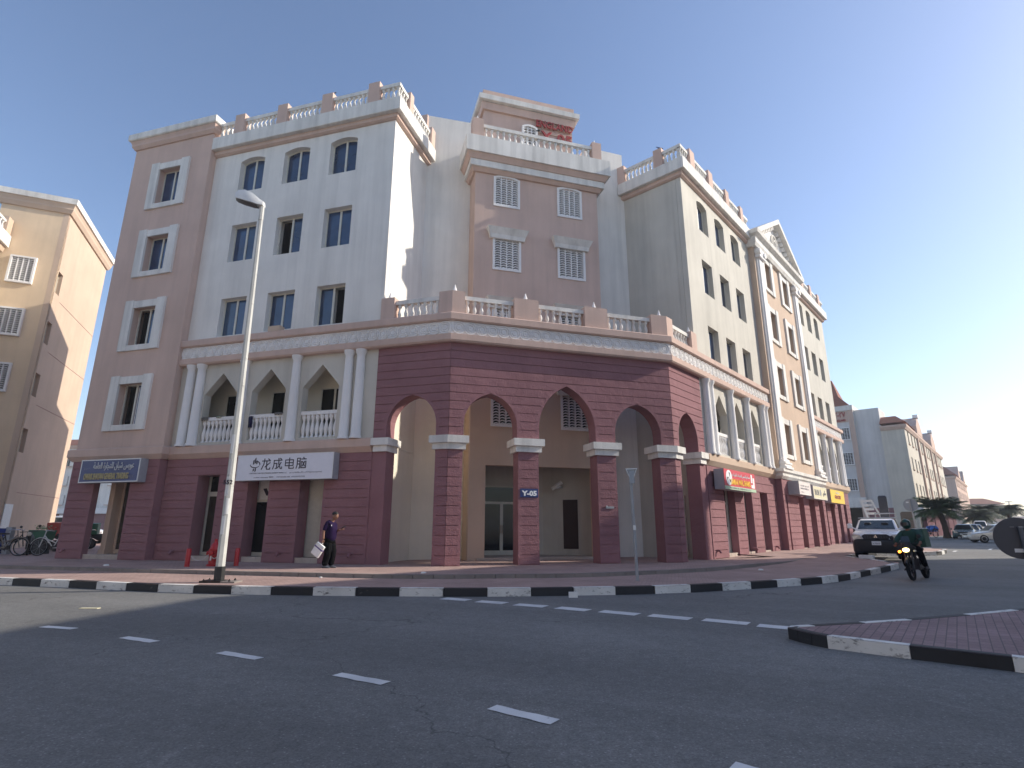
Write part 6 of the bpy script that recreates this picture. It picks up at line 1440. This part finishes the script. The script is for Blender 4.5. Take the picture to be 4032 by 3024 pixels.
B = MB(); B.rbox(-.16, .24, -.14, .14, .30, .62); B.lathe((.12, 0, .52), [(.10, -.17), (.10, .17)], 10, 'y'); B.tube([(.30, .06, .8), (.1, .07, .3), (-.3, .08, .33), (-.64, .09, .30)], .03, 6); B.tube([(.30, -.06, .8), (.1, -.07, .3), (-.3, -.08, .33), (-.64, -.09, .30)], .03, 6); B.tube([(-.64, .1, .32), (-.45, .12, .75)], .03, 6); B.tube([(-.64, -.1, .32), (-.45, -.12, .75)], .03, 6); B.build('engine', 'engine', mb, True)
B = MB(); B.tube([(.18, -.12, .34), (-.2, -.16, .28), (-.80, -.18, .40)], [.025, .03, .045], 8); B.build('exhaust', 'engine', mb, True)
B = MB(); B.loft([[(x, s_ * w, z) for s_, z in ((-1, .93), (1, .93), (1.04, 1.48), (-1.04, 1.48))] for x, w in ((-.42, .27), (-.46, .28), (-.90, .28), (-.94, .27))]); db = B.build('delivery_box', 'box_green', mb)
B = MB(); B.rbox(-.95, -.40, -.295, .295, 1.48, 1.51); B.build('box_lid', 'frame_white', db)
B = MB(); B.tube([(.08, -.14, .30), (.08, -.34, .30)], .02, 6); B.tube([(.08, .14, .30), (.08, .34, .30)], .02, 6); B.build('footrest', 'engine', mb, True)
rider = thing('person', 'rider in a dark green jacket and helmet on the delivery motorcycle', 'person', (0, 0, 0), local=True)
rv = [(-.22, 0, .92), (-.20, 0, 1.12), (-.12, 0, 1.34), (-.06, 0, 1.46), (-.03, 0, 1.54)]; re_ = [(0, 1), (1, 2), (2, 3), (3, 4)]; rr = [(.14, .16), (.13, .15), (.12, .16), .06, .06]
for sd in (-1, 1):
    i = len(rv); rv += [(-.12, sd * .19, 1.38), (.10, sd * .32, 1.20), (.30, sd * .33, 1.06)]; re_ += [(2, i), (i, i + 1), (i + 1, i + 2)]; rr += [.06, .05, .036]
    i = len(rv); rv += [(-.16, sd * .11, .90), (.22, sd * .22, .80), (.06, sd * .24, .34)]; re_ += [(0, i), (i, i + 1), (i + 1, i + 2)]; rr += [.085, .06, .045]
bm_ = [skin_part('rb', [Vector(v) for v in rv], re_, rr, 'skin', None, 2), head((.0, 0, 1.64), (1, .25, -.05), (0, 0, 1))]
for sd in (-1, 1): bm_ += hand((.30, sd * .33, 1.06), (.75, -sd * .1, -.15), -sd, 1.0)
join_meshes('body', bm_, 'skin', rider)
jv = [(-.22, 0, .96), (-.21, 0, 1.14), (-.13, 0, 1.34), (-.06, 0, 1.46)]; je = [(0, 1), (1, 2), (2, 3)]; jr = [(.19, .23), (.19, .22), (.18, .22), (.095, .095)]
for sd in (-1, 1): i = len(jv); jv += [(-.12, sd * .20, 1.38), (.10, sd * .325, 1.20), (.27, sd * .335, 1.08)]; je += [(2, i), (i, i + 1), (i + 1, i + 2)]; jr += [.10, .085, .065]
join_meshes('jacket', [skin_part('j', [Vector(v) for v in jv], je, jr, 'jacket_green', None, 2)], 'jacket_green', rider)
tv_ = [(-.24, 0, .94), (-.22, 0, .90)]; te_ = [(0, 1)]; tr_ = [(.15, .17), (.14, .16)]
for sd in (-1, 1): i = len(tv_); tv_ += [(-.12, sd * .12, .90), (.22, sd * .22, .80), (.10, sd * .24, .48), (.06, sd * .24, .36)]; te_ += [(1, i), (i, i + 1), (i + 1, i + 2), (i + 2, i + 3)]; tr_ += [.125, .10, .085, .07]
join_meshes('trousers', [skin_part('t', [Vector(v) for v in tv_], te_, tr_, 'trousers_black', None, 2)], 'trousers_black', rider)
for sd in (-1, 1): B = MB(); B.loft([[(.06 + f, sd * .25 + w * cos(a), .32 + h * sin(a)) for a in [2 * pi * k / 8 for k in range(8)]] for f, w, h in ((-.08, .03, .03), (-.02, .05, .06), (.10, .05, .05), (.18, .03, .03))]); B.build('shoe', 'black_plastic', rider, True)
bm = bmesh.new(); bmesh.ops.create_uvsphere(bm, u_segments=24, v_segments=16, radius=1)
for v in bm.verts: v.co = (.0 + v.co.x * .155 - (.03 if v.co.z < -.5 else 0), v.co.y * .135, 1.65 + v.co.z * .158)
me = bpy.data.meshes.new('helmet'); bm.to_mesh(me); bm.free(); me.materials.append(MATS['helmet_green'])
for f in me.polygons: f.use_smooth = True
hm = link('helmet', me, rider)
B = MB(); B.loft([[(.004 + .160 * cos(a) , .140 * sin(a), z) for a in [-1.15 + 2.3 * k / 9 for k in range(10)]] + [(.004 + .148 * cos(a), .128 * sin(a), z) for a in [1.15 - 2.3 * k / 9 for k in range(10)]] for z in (1.60, 1.65, 1.70)]); B.build('visor', 'visor', hm, True)
MBX, MBY = 12.45, 17.75; yawm = math.atan2(-.64, -.77)
for o in (mb, rider): o.location = (MBX, MBY, road_z(MBX, MBY) + .0); o.rotation_euler = (rad(11), 0, yawm)
mb.rotation_euler = rider.rotation_euler = (rad(5), 0, yawm)

# bicycles and motorbikes parked at the left
def bicycle(label, m, loc, yaw, lean=.05, s=1.0, basket=False, group='bicycles parked at the left end'):
    r = thing('bicycle', label, 'bicycle', (0, 0, 0), group, local=True)
    for x in (.52, -.52):
        B = MB(); B.torus((x, 0, .34), .325, .02, 'y', 26, 6); w = B.build('wheel', 'tyre', r, True)
        B = MB(); B.torus((x, 0, .34), .30, .009, 'y', 22, 4)
        for k in range(10): a = k * pi / 5; B.tube([(x, .02 * (-1) ** k, .34), (x + .3 * cos(a), 0, .34 + .3 * sin(a))], .0035, 4)
        B.build('spokes', 'galvanised', w)
    B = MB()
    for p, q in (((.52, 0, .34), (.40, 0, .82)), ((.40, 0, .80), (-.02, 0, .30)), ((.41, 0, .70), (-.10, 0, .50)), ((-.02, 0, .30), (-.20, 0, .80)), ((-.02, .02, .30), (-.52, .03, .34)), ((-.17, 0, .72), (-.52, .03, .34)), ((.40, 0, .82), (.38, 0, .95))): B.tube([p, q], .020, 7)
    B.build('frame', m, r, True)
    B = MB(); B.tube([(.24, -.27, .98), (.36, -.15, 1.0), (.38, 0, .97), (.36, .15, 1.0), (.24, .27, .98)], .013, 6); B.build('handlebar', 'chrome', r, True)
    B = MB(); B.loft([[(x, w * cos(a), .84 + .03 * sin(a)) for a in [2 * pi * k / 8 for k in range(8)]] for x, w in ((-.05, .02), (-.15, .05), (-.30, .09), (-.33, .05))]); B.build('saddle', 'black_plastic', r, True)
    for x in (.52, -.52): B = MB(); B.torus((x, 0, .34), .36, .018, 'y', 12, 4, .3, 2.7, 1.6); B.build('mudguard', m if m != 'bike_white' else 'bike_white', r, True)
    B = MB(); B.tube([(-.02, -.06, .30), (.1, -.07, .18)], .01, 5); B.tube([(-.02, .06, .30), (-.14, .07, .42)], .01, 5); B.lathe((-.02, .03, .30), [(.09, -.005), (.09, .005)], 14, 'y'); B.build('crank', 'engine', r, True)
    B = MB(); B.rbox(-.80, -.28, -.07, .07, .72, .735); B.tube([(-.52, .07, .34), (-.6, .07, .72)], .007, 5); B.tube([(-.52, -.07, .34), (-.6, -.07, .72)], .007, 5); B.build('rack', 'black_plastic', r)
    r.location = loc; r.rotation_euler = (lean, 0, yaw); r.scale = (s,) * 3; return r
bicycle('tan bicycle leaning in the row at the left edge', 'bike_tan', (-22.1, 25.1, 0), .12, .06, 1.12)
bicycle('black bicycle close behind the tan one', 'bike_black', (-22.5, 25.7, 0), .25, -.05, 1.1)
bicycle('white bicycle half hidden by the maroon end pillar', 'bike_white', (-20.35, 25.5, 0), pi + .1, .06, 1.08)
bicycle('dark bicycle at the left border of the row', 'bike_black', (-24.4, 26.4, 0), .5, .1, 1.1)
bicycle('dark bicycle seen through the open passage', 'bike_black', (-23.3, 31.3, 0), 1.9, .08, 1.1)
bicycle('second dark bicycle seen through the open passage', 'bike_black', (-22.4, 31.6, 0), 2.1, .05, 1.1)
def scooter(label, loc, yaw, boxm, box=(.55, .5, .5), cat='motorcycle'):
    r = thing('motorcycle', label, cat, (0, 0, 0), 'motorbikes parked at the left end', local=True)
    for x in (.6, -.6): B = MB(); B.torus((x, 0, .29), .24, .05, 'y', 20, 7); w = B.build('wheel', 'tyre', r, True); B = MB(); B.lathe((x, 0, .29), [(.20, -.02), (.20, .02)], 14, 'y'); B.build('rim', 'engine', w)
    B = MB(); B.loft([[(x, w * cos(a), z + h * sin(a)) for a in [2 * pi * k / 10 for k in range(10)]] for x, w, z, h in ((.45, .06, .85, .1), (.2, .16, .72, .22), (-.1, .14, .62, .24), (-.5, .13, .72, .12), (-.8, .08, .78, .06))]); B.build('body', 'black_plastic', r, True)
    B = MB(); B.tube([(.60, .07, .29), (.42, .07, 1.0)], .025, 6); B.tube([(.60, -.07, .29), (.42, -.07, 1.0)], .025, 6); B.tube([(.32, -.35, 1.02), (.42, 0, 1.03), (.32, .35, 1.02)], .016, 6); B.build('fork', 'engine', r, True)
    for sd in (-1, 1): B = MB(); B.tube([(.38, sd * .25, 1.02), (.36, sd * .3, 1.22)], .007, 5); B.lathe((.36, sd * .32, 1.25), [(.01, -.012), (.055, -.01), (.055, .01), (.01, .012)], 8, 'x'); B.build('mirror', 'black_plastic', r)
    B = MB(); B.lathe((.52, 0, .92), [(.08, 0), (.09, .05), (.04, .08)], 10, 'x'); B.build('headlight', 'lamp_lens', r, True)
    if boxm: B = MB(); B.rbox(-.9, -.9 + box[0], -box[1] / 2, box[1] / 2, .84, .84 + box[2]); B.build('delivery_box', boxm, r)
    r.location = loc; r.rotation_euler = (.08, 0, yaw); return r
scooter('dark motorbike standing upright in front of the bicycles at left', (-21.75, 26.0, 0), -.95, None)
scooter('dark motorbike with a red delivery box beside the end pillar', (-23.05, 29.8, 0), .0, 'box_red', (.62, .6, .62))
scooter('dark motorbike with a green delivery box seen through the passage', (-23.9, 33.6, 0), .4, 'crate_green', (.6, .6, .6))
cr = thing('crate', 'green basket heaped with leafy vegetables above the bicycles', 'crate', (-22.3, 27.2, .8)); fcr = Fr((-22.3, 27.2), Vector((.95, -.1)))
B = MB(); B.loft([[fcr.p(t * w, o * w, z) for t, o in ((-.45, -.3), (.45, -.3), (.45, .3), (-.45, .3))] for z, w in ((.62, .85), (1.08, 1.0))]); B.build('basket', 'crate_green', cr)
B = MB()
for k in range(60):
    t, o, z = random.uniform(-.38, .38), random.uniform(-.25, .25), 1.06 + random.uniform(0, .2); a = random.uniform(0, 6.28); sz_ = random.uniform(.05, .11)
    B.face([fcr.p(t, o, z), fcr.p(t + sz_ * cos(a), o + sz_ * sin(a), z + .05), fcr.p(t + sz_ * cos(a + 1), o + sz_ * sin(a + 1), z + sz_)])
stuff(B.build('vegetables', 'veg', cr))
B = MB(); B.box(fcr, -.3, .3, -.25, .25, 0, .62); B.build('stand', 'black_plastic', cr)
c2 = Fr((-24.05, 26.9), Vector((.93, -.2))); B = MB(); B.box(c2, -.6, .35, -.3, .3, .0, .76); B.box(c2, -.62, .37, -.32, .32, .78, 1.16); tag(B.build('crate', 'crate_blue', None), 'blue crate on a stand at the left border', 'crate')
B = MB(); B.box(c2, .44, .74, -.1, .1, .0, 1.22); tag(B.build('display_box', 'galvanised', None), 'small grey box standing beside the blue crate', 'box')
vn = sedan('white van with a sunlit roof behind the parked bicycles', 'car_white', (-33.5, 43.5, 0), .2, 1.0, L=5.2, W=1.9, Hh=1.55, suv=.5)
bicycle('bicycle with a blue cover parked at the foot of the far palm', 'bike_black', (41.5, 56.6, walk_z(41.5, 56.6)), .3, .1, 1.2, group='bicycles parked at the far palm')
q = Vector((42.3, 57.4)); B = MB(); B.loft([[(q.x + r_ * cos(k), q.y + r_ * sin(k), walk_z(*q) + h) for k in [2 * pi * j / 8 for j in range(8)]] for r_, h in ((.4, .55), (.55, .8), (.45, 1.05), (.1, 1.15))]); tag(B.build('tarpaulin', 'blue_tarp', None, True), 'blue tarpaulin bundle beside the far palm', 'tarpaulin')

# ---------------------------------------------------------------- palms and masts
def palm(label, x, y, h, fl, nf, droop, m='frond', seed=1, tr=.22, lean=0.0):
    rnd = random.Random(seed); z0 = walk_z(x, y); r = thing('palm_tree', label, 'palm tree', (x, y, z0)); B = MB(); n = 9
    pts = [(x + lean * (k / n) ** 2, y, z0 - .1 + (h + .1) * k / n) for k in range(n + 1)]
    B.tube(pts, [tr * (1.7 if k == 0 else 1.25 if k == 1 else 1.0 + .12 * (k % 2)) for k in range(n + 1)], 9); B.build('trunk', 'bark', r, True)
    top = Vector(pts[-1]); B = MB()
    for f in range(nf):
        a = 2 * pi * f / nf * 2.4 + rnd.uniform(-.2, .2); el = rnd.uniform(-.15, 1.15); ln = fl * rnd.uniform(.8, 1.1); d = Vector((cos(a), sin(a), 0)); pts_ = []
        for k in range(9): u = k / 8; pts_.append(top + d * (ln * u * cos(el * (1 - .5 * u))) + Vector((0, 0, ln * u * sin(el) - droop * ln * u * u)))
        for k in range(8):
            p, q = pts_[k], pts_[k + 1]; t = (q - p).normalized(); s = t.cross(Vector((0, 0, 1))).normalized(); up = s.cross(t)
            B.face([p - s * .02, q - s * .015, q + s * .015, p + s * .02])
            for sd in (-1, 1):
                for j in range(5):
                    b = p.lerp(q, j / 5); l_ = ln * .26 * (.35 + sin(pi * min(1, (k + j / 5 + 1) / 9.2)))
                    tip = b + (s * sd * .85 + t * .6 - up * rnd.uniform(.05, .5)) * l_; w = t * .035 * (fl / 2.2)
                    B.face([b - w, b + w, tip])
    B.build('crown', m, r); return r
palm('short palm with a broad drooping crown across the side street', 43.9, 57.7, 2.75, 2.5, 74, .36, seed=3, tr=.24, lean=-.4)
palm('bushy palm in front of the distant pinkish block', 75.3, 90.5, 3.5, 2.9, 60, .5, 'frond_far', 5)
palm('second bushy palm beside the distant pinkish block', 71.0, 86.5, 2.6, 2.7, 56, .5, 'frond_far', 9)
palm('palm standing alone against the sky above the round sign', 84.6, 96.5, 3.9, 2.6, 60, .55, 'frond_far', 11)
palm('low palm behind the one above the round sign', 94.5, 104, 2.0, 2.6, 44, .6, 'frond_far', 14)
def mast(label, x, y, h):
    r = thing('floodlight_mast', label, 'mast', (x, y, 0), 'floodlight masts in the distance'); B = MB(); B.tube([(x, y, 0), (x, y, h)], .13, 8); B.build('pole', 'far_grey', r)
    for z, w in ((h - .3, 1.05), (h - 1.5, .95)): B = MB(); B.rbox(x - w, x + w, y - .3, y + .3, z - .14, z + .12); B.build('lamp_bank', 'far_grey', r)
mast('floodlight mast rising above the lone palm', 165.3, 187.5, 10.4); mast('second floodlight mast cut by the right border', 226, 240, 9.5)
# ---------------------------------------------------------------- haze
hz = MB(); hz.rbox(-1600, 1600, -1600, 1600, -2.2, 26.0)
HAZE = 0.0009
mh = bpy.data.materials.new('haze'); mh.use_nodes = True; nt = mh.node_tree; nt.nodes.clear(); out = nt.nodes.new('ShaderNodeOutputMaterial'); pv = nt.nodes.new('ShaderNodeVolumePrincipled')
pv.inputs['Color'].default_value = (.93, .95, 1.0, 1); pv.inputs['Density'].default_value = HAZE; nt.links.new(pv.outputs[0], out.inputs['Volume']); MATS['haze'] = mh
USE_HAZE = True
if USE_HAZE: stuff(hz.build('haze', 'haze'))
